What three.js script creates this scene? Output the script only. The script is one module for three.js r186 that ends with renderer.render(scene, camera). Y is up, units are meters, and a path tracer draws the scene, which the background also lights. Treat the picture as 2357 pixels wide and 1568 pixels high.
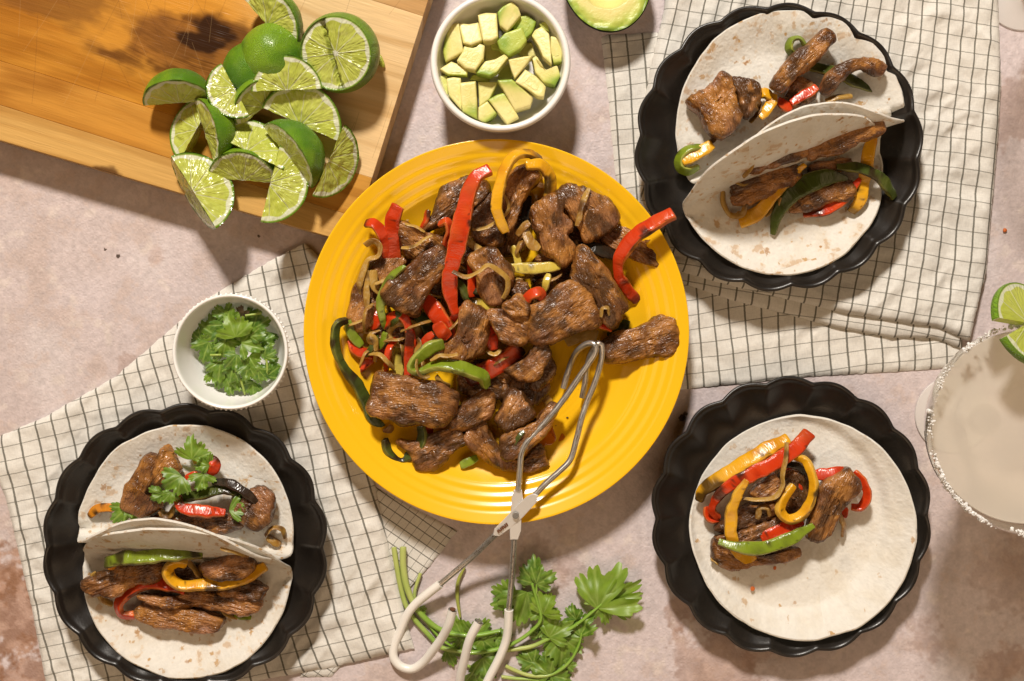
import * as THREE from 'three';
import { mergeGeometries } from 'three/addons/utils/BufferGeometryUtils.js';
import { RoundedBoxGeometry } from 'three/addons/geometries/RoundedBoxGeometry.js';
import { RectAreaLightUniformsLib } from 'three/addons/lights/RectAreaLightUniformsLib.js';

// ---------- camera, lights, exposure ----------
const scene = new THREE.Scene();
scene.background = new THREE.Color(0x000000);
const CAM = 1.05, SPAN = 0.00034;                       // lens height above the table (m); metres per photo unit at table level
const camera = new THREE.PerspectiveCamera(2 * Math.atan(784 * SPAN / CAM) * 180 / Math.PI, 1024 / 681, 0.05, 20);
camera.position.set(0, CAM, 0); camera.up.set(0, 0, -1); camera.lookAt(0, 0, 0);
scene.add(camera);
const renderer = new THREE.WebGLRenderer({ antialias: true });
renderer.setSize(1024, 681);
renderer.toneMapping = THREE.LinearToneMapping;
renderer.toneMappingExposure = 1.06;
renderer.shadowMap.enabled = true; renderer.shadowMap.type = THREE.PCFSoftShadowMap;
RectAreaLightUniformsLib.init();
const key = new THREE.SpotLight(0xfff5e9, 37, 0, 0.42, 0.6, 2);   // hard warm key from beyond the top edge
key.position.set(-0.36, 2.18, -2.05); key.target.position.set(0, 0, 0);
key.castShadow = true; key.shadow.radius = 9; key.shadow.mapSize.set(4096, 4096); key.shadow.camera.near = 1; key.shadow.camera.far = 5;
scene.add(key, key.target);
const fills = [[-1.75, 1.6, -0.35, 0.75], [1.75, 1.6, 0.1, 0.65], [0.1, 2.0, 1.65, 1.5]];   // wide soft bounce from the room's pale sides
for (const [x, y, z, k] of fills) { const f = new THREE.RectAreaLight(0xffd8ae, 1.45 * k, 2.0, 1.3); f.position.set(x, y, z); f.lookAt(0, 0, 0); scene.add(f); }

// ---------- noise ----------
function hash3(x, y, z) { let n = Math.imul(x, 374761393) ^ Math.imul(y, 668265263) ^ Math.imul(z, 1440662683); n = Math.imul(n ^ (n >>> 13), 1274126177); n = Math.imul(n ^ (n >>> 15), 2246822519); return ((n ^ (n >>> 16)) >>> 0) / 4294967295; }
const sm = (t) => t * t * (3 - 2 * t), lerp = (a, b, t) => a + (b - a) * t, clamp = (x, a = 0, b = 1) => x < a ? a : x > b ? b : x;
const sstep = (a, b, x) => sm(clamp((x - a) / (b - a)));
function noise(x, y, z = 0) {                           // -1 .. 1
  const X = Math.floor(x), Y = Math.floor(y), Z = Math.floor(z), u = sm(x - X), v = sm(y - Y), w = sm(z - Z);
  const a = lerp(lerp(hash3(X, Y, Z), hash3(X + 1, Y, Z), u), lerp(hash3(X, Y + 1, Z), hash3(X + 1, Y + 1, Z), u), v);
  const b = lerp(lerp(hash3(X, Y, Z + 1), hash3(X + 1, Y, Z + 1), u), lerp(hash3(X, Y + 1, Z + 1), hash3(X + 1, Y + 1, Z + 1), u), v);
  return lerp(a, b, w) * 2 - 1;
}
function noise2(x, y, s = 0) {
  const X = Math.floor(x), Y = Math.floor(y), u = sm(x - X), v = sm(y - Y);
  return lerp(lerp(hash3(X, Y, s), hash3(X + 1, Y, s), u), lerp(hash3(X, Y + 1, s), hash3(X + 1, Y + 1, s), u), v) * 2 - 1;
}
function fbm2(x, y, s = 0, o = 4) { let a = 0, k = 0.5, n = 0; for (let i = 0; i < o; i++) { a += k * noise2(x, y, s + i * 17); n += k; k *= 0.5; x = x * 2.03 + 5.1; y = y * 2.03 + 3.7; } return a / n; }
function fbm(x, y, z, o = 3) { let a = 0, k = 0.5, n = 0; for (let i = 0; i < o; i++) { a += k * noise(x, y, z); n += k; k *= 0.5; x = x * 2.03 + 5.1; y = y * 2.03 + 3.7; z = z * 2.03 + 1.3; } return a / n; }
let SEED = 7;
const rnd = () => { SEED = (Math.imul(SEED, 1664525) + 1013904223) >>> 0; return SEED / 4294967296; };
const rr = (a, b) => a + (b - a) * rnd();
const mix3 = (a, b, t) => [lerp(a[0], b[0], t), lerp(a[1], b[1], t), lerp(a[2], b[2], t)];
const D2R = Math.PI / 180;

// ---------- places ----------
// Notes were taken off the photograph in units of 1/2357 of its width; P turns such a note and a height above the table into metres.
const P = (u, v, h = 0) => { const k = SPAN * (CAM - h) / CAM; return new THREE.Vector3((u - 1178.5) * k, h, (v - 784) * k); };
const zone = (ox, oy, k) => Object.assign((x, y) => [ox + x * k, oy + y * k], { k });
const FULL = zone(0, 0, 1), ZA = zone(0, 0, 0.39063), ZB = zone(690.5, 287.7, 0.39063), ZC = zone(690.5, 713.5, 0.39063), ZD = zone(1436.3, 0, 0.39063),
  ZE = zone(1436.3, 955.8, 0.39063), ZF = zone(0, 955.8, 0.39063), ZK = zone(322.3, 633, 0.22024), ZV = zone(955.2, 0, 0.26856), ZL = zone(805.6, 1185.4, 0.31738);
const at = (Z, x, y, hmm) => { const [u, v] = Z(x, y); return P(u, v, hmm / 1000); };

// ---------- things ----------
const taken = {};
function numbered(name) { const n = taken[name] = (taken[name] ?? -1) + 1; return n ? name + '_' + String(n).padStart(3, '0') : name; }
function shade(o) { o.traverse((m) => { if (m.isMesh) { m.castShadow = true; m.receiveShadow = true; } }); return o; }
function thing(name, label, category, group, pos) {
  const o = new THREE.Group(); o.name = numbered(name); o.userData = { label, category }; if (group) o.userData.group = group;
  if (pos) o.position.copy(pos); scene.add(o); return o;
}
function part(name, geo, mat, parent, label) { const m = new THREE.Mesh(geo, mat); m.name = name; m.castShadow = m.receiveShadow = true; if (label) m.userData.label = label; parent.add(m); return m; }
function solo(name, geo, mat, label, category, group) {   // a thing that is one mesh; its origin is moved to its base
  geo.computeBoundingBox(); const b = geo.boundingBox, c = new THREE.Vector3((b.min.x + b.max.x) / 2, b.min.y, (b.min.z + b.max.z) / 2);
  geo.translate(-c.x, -c.y, -c.z);
  const m = new THREE.Mesh(geo, mat); m.name = numbered(name); m.position.copy(c); m.castShadow = m.receiveShadow = true;
  m.userData = { label, category }; if (group) m.userData.group = group; scene.add(m); return m;
}

// ---------- geometry helpers ----------
function surf(nu, nv, f, { wrap = false, uv, color } = {}) {   // f(u, v) -> Vector3, u across, v along; wrap closes u
  const cols = wrap ? nu : nu + 1, pos = [], uvs = [], col = [], idx = [];
  for (let j = 0; j <= nv; j++) for (let i = 0; i < cols; i++) {
    const u = i / nu, v = j / nv, p = f(u, v); pos.push(p.x, p.y, p.z);
    if (uv) { const t = uv(u, v, p); uvs.push(t[0], t[1]); } else uvs.push(u, v);
    if (color) { const c = color(u, v, p); col.push(c[0], c[1], c[2]); }
  }
  for (let j = 0; j < nv; j++) for (let i = 0; i < nu; i++) {
    const a = j * cols + i, b = j * cols + (i + 1) % cols, c = a + cols, d = b + cols;
    idx.push(a, c, b, b, c, d);
  }
  const g = new THREE.BufferGeometry();
  g.setAttribute('position', new THREE.Float32BufferAttribute(pos, 3)); g.setAttribute('uv', new THREE.Float32BufferAttribute(uvs, 2));
  if (color) g.setAttribute('color', new THREE.Float32BufferAttribute(col, 3));
  g.setIndex(idx); g.computeVertexNormals(); return g;
}
function displace(g, f) {                                 // along the normals by f(x, y, z, i)
  const p = g.attributes.position, n = g.attributes.normal;
  for (let i = 0; i < p.count; i++) { const d = f(p.getX(i), p.getY(i), p.getZ(i), i); p.setXYZ(i, p.getX(i) + n.getX(i) * d, p.getY(i) + n.getY(i) * d, p.getZ(i) + n.getZ(i) * d); }
  g.computeVertexNormals(); return g;
}
function paint(g, f) {                                    // vertex colours from position and normal
  const p = g.attributes.position, n = g.attributes.normal, c = new Float32Array(p.count * 3);
  for (let i = 0; i < p.count; i++) { const k = f(p.getX(i), p.getY(i), p.getZ(i), i, n.getY(i)); c.set(k, i * 3); }
  g.setAttribute('color', new THREE.BufferAttribute(c, 3)); return g;
}
function closedSpline(pts, n, sharp = 0.5) { const c = new THREE.CatmullRomCurve3(pts, true, 'catmullrom', sharp); return c.getSpacedPoints(n).slice(0, n); }
// A solid from an outline seen from above: rounded top and bottom, own thickness.
function lump(outline, { y0, t, p = 3.4, q = 3, n = 84, rows = 30, slope = [0, 0], sharp = 0.4, dome = 0 }) {
  let area = 0; outline.forEach((a, i) => { const b = outline[(i + 1) % outline.length]; area += a.x * b.z - b.x * a.z; }); if (area > 0) outline = outline.slice().reverse();
  const ring = closedSpline(outline, n, sharp), c = new THREE.Vector3(); for (const r of ring) c.add(r); c.multiplyScalar(1 / n);
  let R = 0; for (const r of ring) R += Math.hypot(r.x - c.x, r.z - c.z) / n;
  const dense = []; let L = 0;
  for (let k = 0; k <= 400; k++) { const a = Math.PI / 2 - Math.PI * k / 400, r = Math.pow(Math.abs(Math.cos(a)), 2 / p), y = Math.sign(Math.sin(a)) * Math.pow(Math.abs(Math.sin(a)), 2 / q); if (k) L += Math.hypot((r - dense[k - 1][0]) * R, (y - dense[k - 1][1]) * t / 2); dense.push([r, y, L]); }
  const prof = []; let k = 0; for (let j = 0; j <= rows; j++) { const s = L * j / rows; while (k < 400 && dense[k][2] < s) k++; prof.push(dense[k]); }
  prof[0] = [0.001, 1]; prof[rows] = [0.001, -1];
  const v = new THREE.Vector3();
  return surf(n, rows, (a, b) => {
    const o = ring[Math.round(a * n) % n], [r, y] = prof[Math.round(b * rows)], dx = (o.x - c.x) * r, dz = (o.z - c.z) * r;
    return v.set(c.x + dx, Math.max(y0, y0 + t / 2 + y * t / 2 + (y > -0.5 ? dome * (1 - r * r) : 0) + (slope[0] * dx + slope[1] * dz)), c.z + dz).clone();
  }, { wrap: true });
}
// A bar or ribbon swept along a curve. Section: a rounded rectangle w x t, turned by roll degrees, bent by curl.
function sweep(pts, { w, t, roll = [0], taper = [0.5, 0.9, 1, 1, 0.92, 0.5], curl = 0, nSec = 16, step = 0.002, p = 3.2, wob = 0.08, seed = 1, tTaper, color }) {
  const curve = new THREE.CatmullRomCurve3(pts, false, 'centripetal'), len = curve.getLength(), n = Math.max(10, Math.ceil(len / step));
  const P0 = curve.getSpacedPoints(n), T = [], S = [], lst = (a, x) => { const k = x * (a.length - 1), i = Math.min(a.length - 2, Math.floor(k)); return a.length === 1 ? a[0] : lerp(a[i], a[i + 1], k - i); };
  const up = new THREE.Vector3(0, 1, 0);
  for (let i = 0; i <= n; i++) {
    const tg = P0[Math.min(n, i + 1)].clone().sub(P0[Math.max(0, i - 1)]).normalize(); T.push(tg);
    let side = tg.clone().cross(up); if (side.length() < 0.25 && S.length) side = S[S.length - 1].clone(); side.addScaledVector(tg, -side.dot(tg)).normalize();
    if (S.length && side.dot(S[S.length - 1]) < -0.3) side.negate();
    S.push(side);
  }
  const capN = 3, rowsN = n + capN * 2, cells = [];
  const g = surf(nSec, rowsN, (a, b) => {
    const row = Math.round(b * rowsN); let i = clamp(row - capN, 0, n), shrink = 1;
    if (row < capN) shrink = [0.001, 0.55, 0.86][row]; if (row > n + capN) shrink = [0.86, 0.55, 0.001][row - n - capN - 1];
    const x = i / n, ang = a * Math.PI * 2, ca = Math.cos(ang), sa = Math.sin(ang), W = w * lst(taper, x) * (1 + wob * 2 * noise2(x * len / 0.006, Math.sign(ca) * 3, seed)) * shrink, H = t * (tTaper ? lst(tTaper, x) : 1) * shrink;
    let sx = Math.sign(ca) * Math.pow(Math.abs(ca), 2 / p) * W / 2, sy = Math.sign(sa) * Math.pow(Math.abs(sa), 2 / p) * H / 2;
    sy -= curl * (sx * sx) / (w / 2);
    const rl = lst(roll, x) * D2R, side = S[i], nor = side.clone().cross(T[i]);
    const ex = sx * Math.cos(rl) - sy * Math.sin(rl), ey = sx * Math.sin(rl) + sy * Math.cos(rl);
    cells.push([x, ca, sa]);
    const off = row < capN ? -H * 0.3 * (1 - row / capN) : row > n + capN ? H * 0.3 * (row - n - capN) / capN : 0;
    return P0[i].clone().addScaledVector(side, ex).addScaledVector(nor, ey).addScaledVector(T[i], off);
  }, { wrap: true, uv: (u, v) => [u * w * 2, v * len] });
  g.userData = { cells, len };
  if (color) { const c = new Float32Array(cells.length * 3), q = g.attributes.position; for (let i = 0; i < cells.length; i++) c.set(color(...cells[i], q.getX(i), q.getY(i), q.getZ(i)), i * 3); g.setAttribute('color', new THREE.BufferAttribute(c, 3)); }
  return g;
}
function tube(pts, r, seg = 0.004, n = 12) { const c = new THREE.CatmullRomCurve3(pts, false, 'centripetal'); return new THREE.TubeGeometry(c, Math.max(8, Math.ceil(c.getLength() / seg)), r, n, false); }
function flatUV(g, k = 1, turn = 0) { const p = g.attributes.position, u = new Float32Array(p.count * 2), c = Math.cos(turn), s = Math.sin(turn); for (let i = 0; i < p.count; i++) { const x = p.getX(i), z = p.getZ(i) + p.getY(i) * 0.7; u[i * 2] = (x * c + z * s) * k; u[i * 2 + 1] = (-x * s + z * c) * k; } g.setAttribute('uv', new THREE.BufferAttribute(u, 2)); return g; }
function lathe(pts, n = 128, flip = false) { if (flip) pts = pts.slice().reverse(); return new THREE.LatheGeometry(pts.map(([x, y]) => new THREE.Vector2(x, y)), n); }

// ---------- textures ----------
function tex(w, h, f, { srgb = false, repeat } = {}) {       // f(x, y) in 0..1 -> [r,g,b] linear (0..1), or a grey number
  const d = new Uint8Array(w * h * 4), enc = (c) => { c = clamp(c); return Math.round(255 * (srgb ? (c <= 0.0031308 ? c * 12.92 : 1.055 * Math.pow(c, 1 / 2.4) - 0.055) : c)); };
  for (let y = 0; y < h; y++) for (let x = 0; x < w; x++) { const c = f((x + 0.5) / w, (y + 0.5) / h), i = (y * w + x) * 4; if (typeof c === 'number') d[i] = d[i + 1] = d[i + 2] = enc(c); else { d[i] = enc(c[0]); d[i + 1] = enc(c[1]); d[i + 2] = enc(c[2]); } d[i + 3] = 255; }
  const t = new THREE.DataTexture(d, w, h); t.magFilter = THREE.LinearFilter; t.minFilter = THREE.LinearMipmapLinearFilter; t.generateMipmaps = true;
  t.wrapS = t.wrapT = THREE.RepeatWrapping; if (srgb) t.colorSpace = THREE.SRGBColorSpace; if (repeat) t.repeat.set(...repeat); t.needsUpdate = true; return t;
}
const tileN = (f, per) => f;                              // noise with a period, for tiles
function pn(x, y, px, py, s) { const X = Math.floor(x), Y = Math.floor(y), u = sm(x - X), v = sm(y - Y), m = (a, p) => ((a % p) + p) % p; return lerp(lerp(hash3(m(X, px), m(Y, py), s), hash3(m(X + 1, px), m(Y, py), s), u), lerp(hash3(m(X, px), m(Y + 1, py), s), hash3(m(X + 1, px), m(Y + 1, py), s), u), v); }
const M = {};
// ---------- materials ----------
const std = (o) => new THREE.MeshStandardMaterial(o), phy = (o) => new THREE.MeshPhysicalMaterial(o);
const lin = (r, g, b) => new THREE.Color().setRGB(r, g, b);

// the table: pale pink plaster with brown blotches and fine speckle
const TABW = 1.5, TABD = 1.06;
function tableColor(x, z) {                              // metres from the table's middle
  const u = x / SPAN + 1178.5, v = z / SPAN + 784;
  const big = fbm2(x * 9, z * 9, 3, 4), mid = fbm2(x * 46, z * 46, 11, 4), fine = fbm2(x * 300, z * 300, 23, 3), dot = noise2(x * 900, z * 900, 5);
  let c = mix3([0.535, 0.465, 0.47], [0.49, 0.415, 0.405], sstep(-0.25, 0.5, big + 0.25 * mid));
  c = mix3(c, [0.56, 0.505, 0.505], 0.6 * sstep(0.05, 0.5, fbm2(x * 14 + 9, z * 14, 31, 4)));
  c = mix3(c, [0.43, 0.33, 0.285], 0.45 * sstep(0.12, 0.45, mid + 0.35 * fine));
  c = mix3(c, [0.62, 0.54, 0.49], 0.5 * sstep(0.3, 0.6, fbm2(x * 70, z * 70, 47, 3)));
  const k = 1 + 0.16 * fine + 0.07 * dot; c = [c[0] * k, c[1] * k, c[2] * k];
  // worn rusty places, each with a broken edge
  const spots = [[20, 1420, 130, 1], [-40, 1300, 110, 1], [70, 1560, 90, .9], [2310, 1540, 80, .55], [2330, 1330, 95, .3], [1560, 1408, 45, .6], [1640, 1530, 110, .55], [650, 600, 30, .3], [360, 590, 26, .35], [300, 860, 40, .4], [2120, 1480, 60, .35], [1760, 1500, 50, .4], [2330, 250, 90, .45], [1690, 1335, 30, .3], [1090, 620, 40, .3], [1300, 1310, 40, .35], [1240, 1300, 60, .3]];
  for (const [su, sv, sr, st] of spots) {
    const d = Math.hypot(u - su, v - sv) / sr; if (d > 1.6) continue;
    const e = d - 0.75 + 0.9 * fbm2(x * 60, z * 60, 71, 4) + 0.35 * fine;
    const m = sstep(0.25, -0.2, e) * st;
    if (m > 0) c = mix3(c, mix3([0.24, 0.115, 0.06], [0.4, 0.24, 0.17], sstep(-0.3, 0.4, fbm2(x * 130, z * 130, 83, 3))), m * 0.85);
  }
  const pits = [[272, 589, 4], [242, 575, 2.5], [1570, 962, 7], [1578, 952, 4], [595, 543, 2.5], [1650, 1090, 2], [2313, 530, 0]];
  for (const [su, sv, sr] of pits) { const d = Math.hypot(u - su, v - sv) + 2.2 * noise2(u * 0.4, v * 0.4, 9); if (d < sr) c = [0.05, 0.03, 0.02]; }
  return c;
}
M.table = std({ map: tex(2048, 1448, (x, y) => tableColor((x - 0.5) * TABW, (y - 0.5) * TABD), { srgb: true }), roughness: 0.62,
  bumpMap: tex(1024, 1024, (x, y) => 0.5 + 0.3 * (pn(x * 90, y * 90, 90, 90, 1) - 0.5) + 0.4 * (pn(x * 260, y * 260, 260, 260, 2) - 0.5), {}), bumpScale: 0.0005 });
M.table.bumpMap.repeat.set(5, 3.5);

// chopping board
const BH = 0.030, BC = P(801, 586, BH), BG = new THREE.Vector2(-1, -0.315).normalize(), BT = new THREE.Vector2(0.315, -1).normalize();
const toST = (u, v) => { const p = P(u, v, BH), dx = p.x - BC.x, dz = p.z - BC.z; return [dx * BG.x + dz * BG.y, dx * BT.x + dz * BT.y]; };
const BL = 0.44, BW = 0.235, KN = toST(478, 66), SM = toST(452, 112);
const SCORES = []; for (let i = 0; i < 60; i++) { const an = (hash3(i, 3, 5) - 0.5) * 1.3 + 1.35, L = 0.012 + 0.03 * hash3(i, 4, 5); SCORES.push({ a: hash3(i, 1, 5) * 0.30, b: 0.07 + hash3(i, 2, 5) * 0.15, sn: Math.sin(an), cs: Math.cos(an), L2: L * L, pale: hash3(i, 6, 5) > 0.5 }); }
function woodColor(s, t) {
  const n0 = fbm2(s * 6, t * 14, 3, 3), dk = Math.hypot((s - KN[0]) / 1.35, t - KN[1]);
  const bend = 0.022 * Math.exp(-dk * dk / 0.0019) * Math.sign(t - KN[1] + 0.0001) * (1 - Math.exp(-Math.abs(t - KN[1]) / 0.01));
  const w = t - bend + 0.006 * n0 + 0.0025 * noise2(s * 9, t * 40, 7);
  const ring = noise2(w * 110, s * 2.4, 11) * 0.7 + noise2(w * 300, s * 6, 13) * 0.3, fib = noise2(w * 1500, s * 26, 17), fib2 = noise2(w * 800, s * 60, 19);
  const plank = t < 0.029 ? 0 : t < 0.061 ? 1 : t < 0.190 ? 2 : 3;
  const base = [[0.54, 0.32, 0.10], [0.52, 0.26, 0.05], [0.51, 0.235, 0.026], [0.64, 0.45, 0.23]][plank], patch = fbm2(s * 9 + 2, t * 30, 61, 4);
  let c = mix3(base, [base[0] * 0.72, base[1] * 0.63, base[2] * 0.5], 0.85 * sstep(-0.3, 0.7, ring));
  c = mix3(c, [base[0] * 0.66, base[1] * 0.52, base[2] * 0.38], 0.85 * sstep(0.0, 0.45, patch));
  const straw = plank === 2 ? sstep(0.07, -0.01, s + 0.02 * n0 - 0.045 - (t - 0.06) * 0.5) : 0;
  c = mix3(c, mix3([0.68, 0.49, 0.26], [0.56, 0.37, 0.17], sstep(-0.1, 0.6, ring)), straw * 0.9);
  if (plank === 2 || plank === 1) {
    const m = fbm2(s * 22 + 3, t * 34, 29, 4), m2 = fbm2(s * 60, t * 110, 33, 3), dx = s - SM[0], dz = t - SM[1];
    const gold = sstep(0.3, -0.3, Math.hypot((s - KN[0] - 0.01) / 0.085, (t - KN[1] - 0.014) / 0.034) - 0.8 + 0.5 * m); c = mix3(c, [0.62, 0.28, 0.03], gold * 0.6);
    const left = sstep(0.10, 0.22, s + 0.05 * m); c = mix3(c, mix3([0.50, 0.22, 0.035], [0.30, 0.115, 0.016], sstep(-0.25, 0.4, patch + 0.3 * ring)), left * 0.6);
    const blot = sstep(0.25, -0.25, Math.hypot(dx / 0.070, dz / 0.042) - 0.75 + 0.75 * m + 0.25 * m2) * 0.9;
    c = mix3(c, mix3([0.10, 0.035, 0.008], [0.25, 0.10, 0.02], sstep(-0.35, 0.4, m2 + fib * 0.3)), blot * (plank === 2 ? 1 : 0.3));
    const long = sstep(0.25, -0.3, Math.hypot((s - SM[0] - 0.105) / 0.13, (t - SM[1] - 0.006) / 0.024) - 0.7 + 0.8 * m + 0.3 * m2);
    c = mix3(c, [0.17, 0.068, 0.016], long * 0.72);
    const low = sstep(0.2, -0.2, Math.hypot((s - SM[0] + 0.01) / 0.03, (t - SM[1] + 0.03) / 0.02) - 0.8 + 0.8 * m); c = mix3(c, [0.26, 0.105, 0.02], low * 0.6);
    const kn = sstep(0.5, 0.1, dk / 0.019 + 0.9 * m + 0.5 * m2); c = mix3(c, [0.030, 0.012, 0.005], kn * 0.97);
  }
  const e = toST(238, 407), ek = sstep(0.5, 0.0, Math.hypot((s - e[0]) / 0.02, (t - e[1]) / 0.010) - 0.35 + 0.7 * n0 + 0.4 * fbm2(s * 90, t * 90, 3, 3)); c = mix3(c, [0.085, 0.035, 0.012], ek * 0.9);
  const k = 1 + 0.09 * fib * (0.4 + 0.6 * sstep(-0.2, 0.4, patch)) + 0.05 * fib2; c = [c[0] * k, c[1] * k, c[2] * k];
  for (const q of SCORES) {                               // knife scores
    const dx = s - q.a, dz = t - q.b; if (dx * dx + dz * dz > q.L2) continue;
    const ac = -dx * q.sn + dz * q.cs, al = dx * q.cs + dz * q.sn;
    if (Math.abs(ac + al * al * 0.6) < 0.0002) c = q.pale ? mix3(c, [0.62, 0.42, 0.2], 0.13) : mix3(c, [0.1, 0.04, 0.015], 0.3);
  }
  return c;
}
M.wood = phy({ map: tex(2048, 1094, (x, y) => woodColor(x * BL, y * BW), { srgb: true }), roughness: 0.3, specularIntensity: 0.15,
  bumpMap: tex(1024, 1024, (x, y) => 0.5 + 0.5 * noise2(y * 330, x * 40, 17) * (0.6 + 0.4 * noise2(y * 90, x * 9, 3)), {}), bumpScale: 0.00016 });

// towel: cream weave with dark olive threads
const CELLX = 0.0128, CELLY = 0.0116, NCX = 8, NCY = 8;
M.cloth = std({
  map: tex(1536, 1536, (x, y) => {
    const cx = x * NCX, cy = y * NCY, fx = cx - Math.floor(cx), fy = cy - Math.floor(cy), thr = 26;
    const wx = Math.floor(fx * thr), wy = Math.floor(fy * thr), over = (wx + wy) % 2 === 0, slub = pn(x * 40, y * 208, 40, 208, 4) * 0.5 + pn(x * 208, y * 40, 208, 40, 5) * 0.5;
    const tone = 0.86 + 0.2 * slub + (over ? 0.05 : -0.03) + 0.05 * (pn(x * 6, y * 6, 6, 6, 6) - 0.5);
    let c = [0.675 * tone, 0.655 * tone, 0.605 * tone];
    const irr = 0.6 * pn(y * 60, x * 8, 60, 8, 7) * 0.03, irr2 = pn(x * 60, y * 8, 60, 8, 8) * 0.02;
    if (Math.abs(fx - 0.5 + irr - 0.015) < 0.056) c = mix3(c, [0.045, 0.042, 0.024], over ? 0.95 : 0.62);
    if (Math.abs(fy - 0.5 + irr2 - 0.01) < 0.032) { const st = (wx + (fy > 0.5 ? 1 : 0)) % 2 === 0; c = mix3(c, [0.06, 0.056, 0.034], st ? 0.92 : 0.28); }
    if (pn(x * 300, y * 300, 300, 300, 9) > 0.955) c = mix3(c, [0.38, 0.29, 0.18], 0.5);
    return c;
  }, { srgb: true }),
  bumpMap: tex(1024, 1024, (x, y) => { const a = x * NCX * 20, b = y * NCY * 20, o = (Math.floor(a) + Math.floor(b)) % 2; const fx = a - Math.floor(a) - 0.5, fy = b - Math.floor(b) - 0.5; return 0.4 + (o ? 0.6 - 1.6 * fx * fx : 0.6 - 1.6 * fy * fy) * 0.8 * (0.7 + 0.6 * pn(x * 80, y * 80, 80, 80, 2)); }, {}),
  bumpScale: 0.0004, roughness: 0.95 });

// tortilla
const TT = 0.2;                                            // metres that the picture spans
const dough = (few) => phy({
  map: tex(1024, 1024, (x, y) => {
    const X = x * 200, Y = y * 200, n = fbm2(x * 14, y * 14, 3, 4), f = fbm2(x * 90, y * 90, 9, 3);
    let c = mix3([0.88, 0.86, 0.80], [0.84, 0.80, 0.71], sstep(-0.2, 0.6, n));
    if (few < 0.8) { const q = fbm2(x * 30, y * 30, 19, 4); c = mix3(c, [0.74, 0.56, 0.34], 0.35 * sstep(0.24, 0.42, q + 0.25 * f)); c = mix3(c, [0.56, 0.32, 0.13], 0.4 * sstep(0.44, 0.55, q + 0.25 * f)); }
    const gx = Math.floor(X / 9), gy = Math.floor(Y / 9);
    for (let i = -1; i <= 1; i++) for (let j = -1; j <= 1; j++) {
      const a = gx + i, b = gy + j; if (hash3(a, b, 4) < few) continue;
      const px = (a + hash3(a, b, 5)) * 9, py = (b + hash3(a, b, 6)) * 9, r = 0.8 + 2.8 * Math.pow(hash3(a, b, 7), 2.2), el = 0.6 + 0.8 * hash3(a, b, 8);
      const d = Math.hypot((X - px) / el, (Y - py) * el) / r + 0.55 * f + 0.5 * noise2(X * 0.9, Y * 0.9, 2), m = sstep(1, 0.35, d);
      if (m > 0) c = mix3(c, mix3([0.60, 0.36, 0.13], [0.40, 0.17, 0.05], sstep(0.7, 1, hash3(a, b, 9)) * sstep(0.7, 0.1, d)), m * (0.4 + 0.55 * hash3(a, b, 10)));
    }
    const k = 1 + 0.06 * f; return [c[0] * k, c[1] * k, c[2] * k];
  }, { srgb: true }),
  bumpMap: tex(512, 512, (x, y) => 0.5 + 0.34 * fbm2(x * 34, y * 34, 5, 3) + 0.22 * fbm2(x * 110, y * 110, 6, 2), {}), bumpScale: 0.0008, roughness: 0.8, specularIntensity: 0.5, transmission: 0.34, thickness: 0 });
M.tortilla = dough(0.5); M.tortillaPale = dough(0.86);

// cooked beef: colour rides on the vertices, the fibre relief on this map (v runs along the grain)
M.beefBump = tex(512, 512, (x, y) => { const a = pn(x * 40, y * 9, 40, 9, 1), b = pn(x * 90, y * 30, 90, 30, 2), c = pn(x * 70, y * 70, 70, 70, 3); return 0.25 + 0.45 * (1 - Math.abs(2 * a - 1)) + 0.25 * b + 0.2 * c; }, {});
M.beef = phy({ vertexColors: true, roughness: 0.33, bumpMap: M.beefBump, bumpScale: 0.0012, specularIntensity: 1, clearcoat: 0.14, clearcoatRoughness: 0.14,
  roughnessMap: tex(256, 256, (x, y) => 0.5 + 0.9 * pn(x * 24, y * 24, 24, 24, 5), {}) });
M.softBump = tex(256, 256, (x, y) => 0.5 + 0.5 * (pn(x * 12, y * 12, 12, 12, 1) - 0.5) + 0.35 * (pn(x * 40, y * 40, 40, 40, 2) - 0.5), {});
M.pepper = phy({ vertexColors: true, roughness: 0.24, specularIntensity: 0.9, transmission: 0.08, thickness: 0, bumpMap: M.softBump.clone(), bumpScale: 0.00028 }); M.pepper.bumpMap.repeat.set(60, 60);
M.onion = phy({ vertexColors: true, roughness: 0.3, transmission: 0.3, thickness: 0, bumpMap: M.softBump.clone(), bumpScale: 0.0004 }); M.onion.bumpMap.repeat.set(90, 90);
M.avocado = phy({ vertexColors: true, roughness: 0.42, bumpMap: M.softBump.clone(), bumpScale: 0.0003 }); M.avocado.bumpMap.repeat.set(30, 30);
M.avoSkin = std({ color: lin(0.035, 0.04, 0.014), roughness: 0.6, bumpMap: M.softBump.clone(), bumpScale: 0.002 }); M.avoSkin.bumpMap.repeat.set(8, 8);

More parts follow.
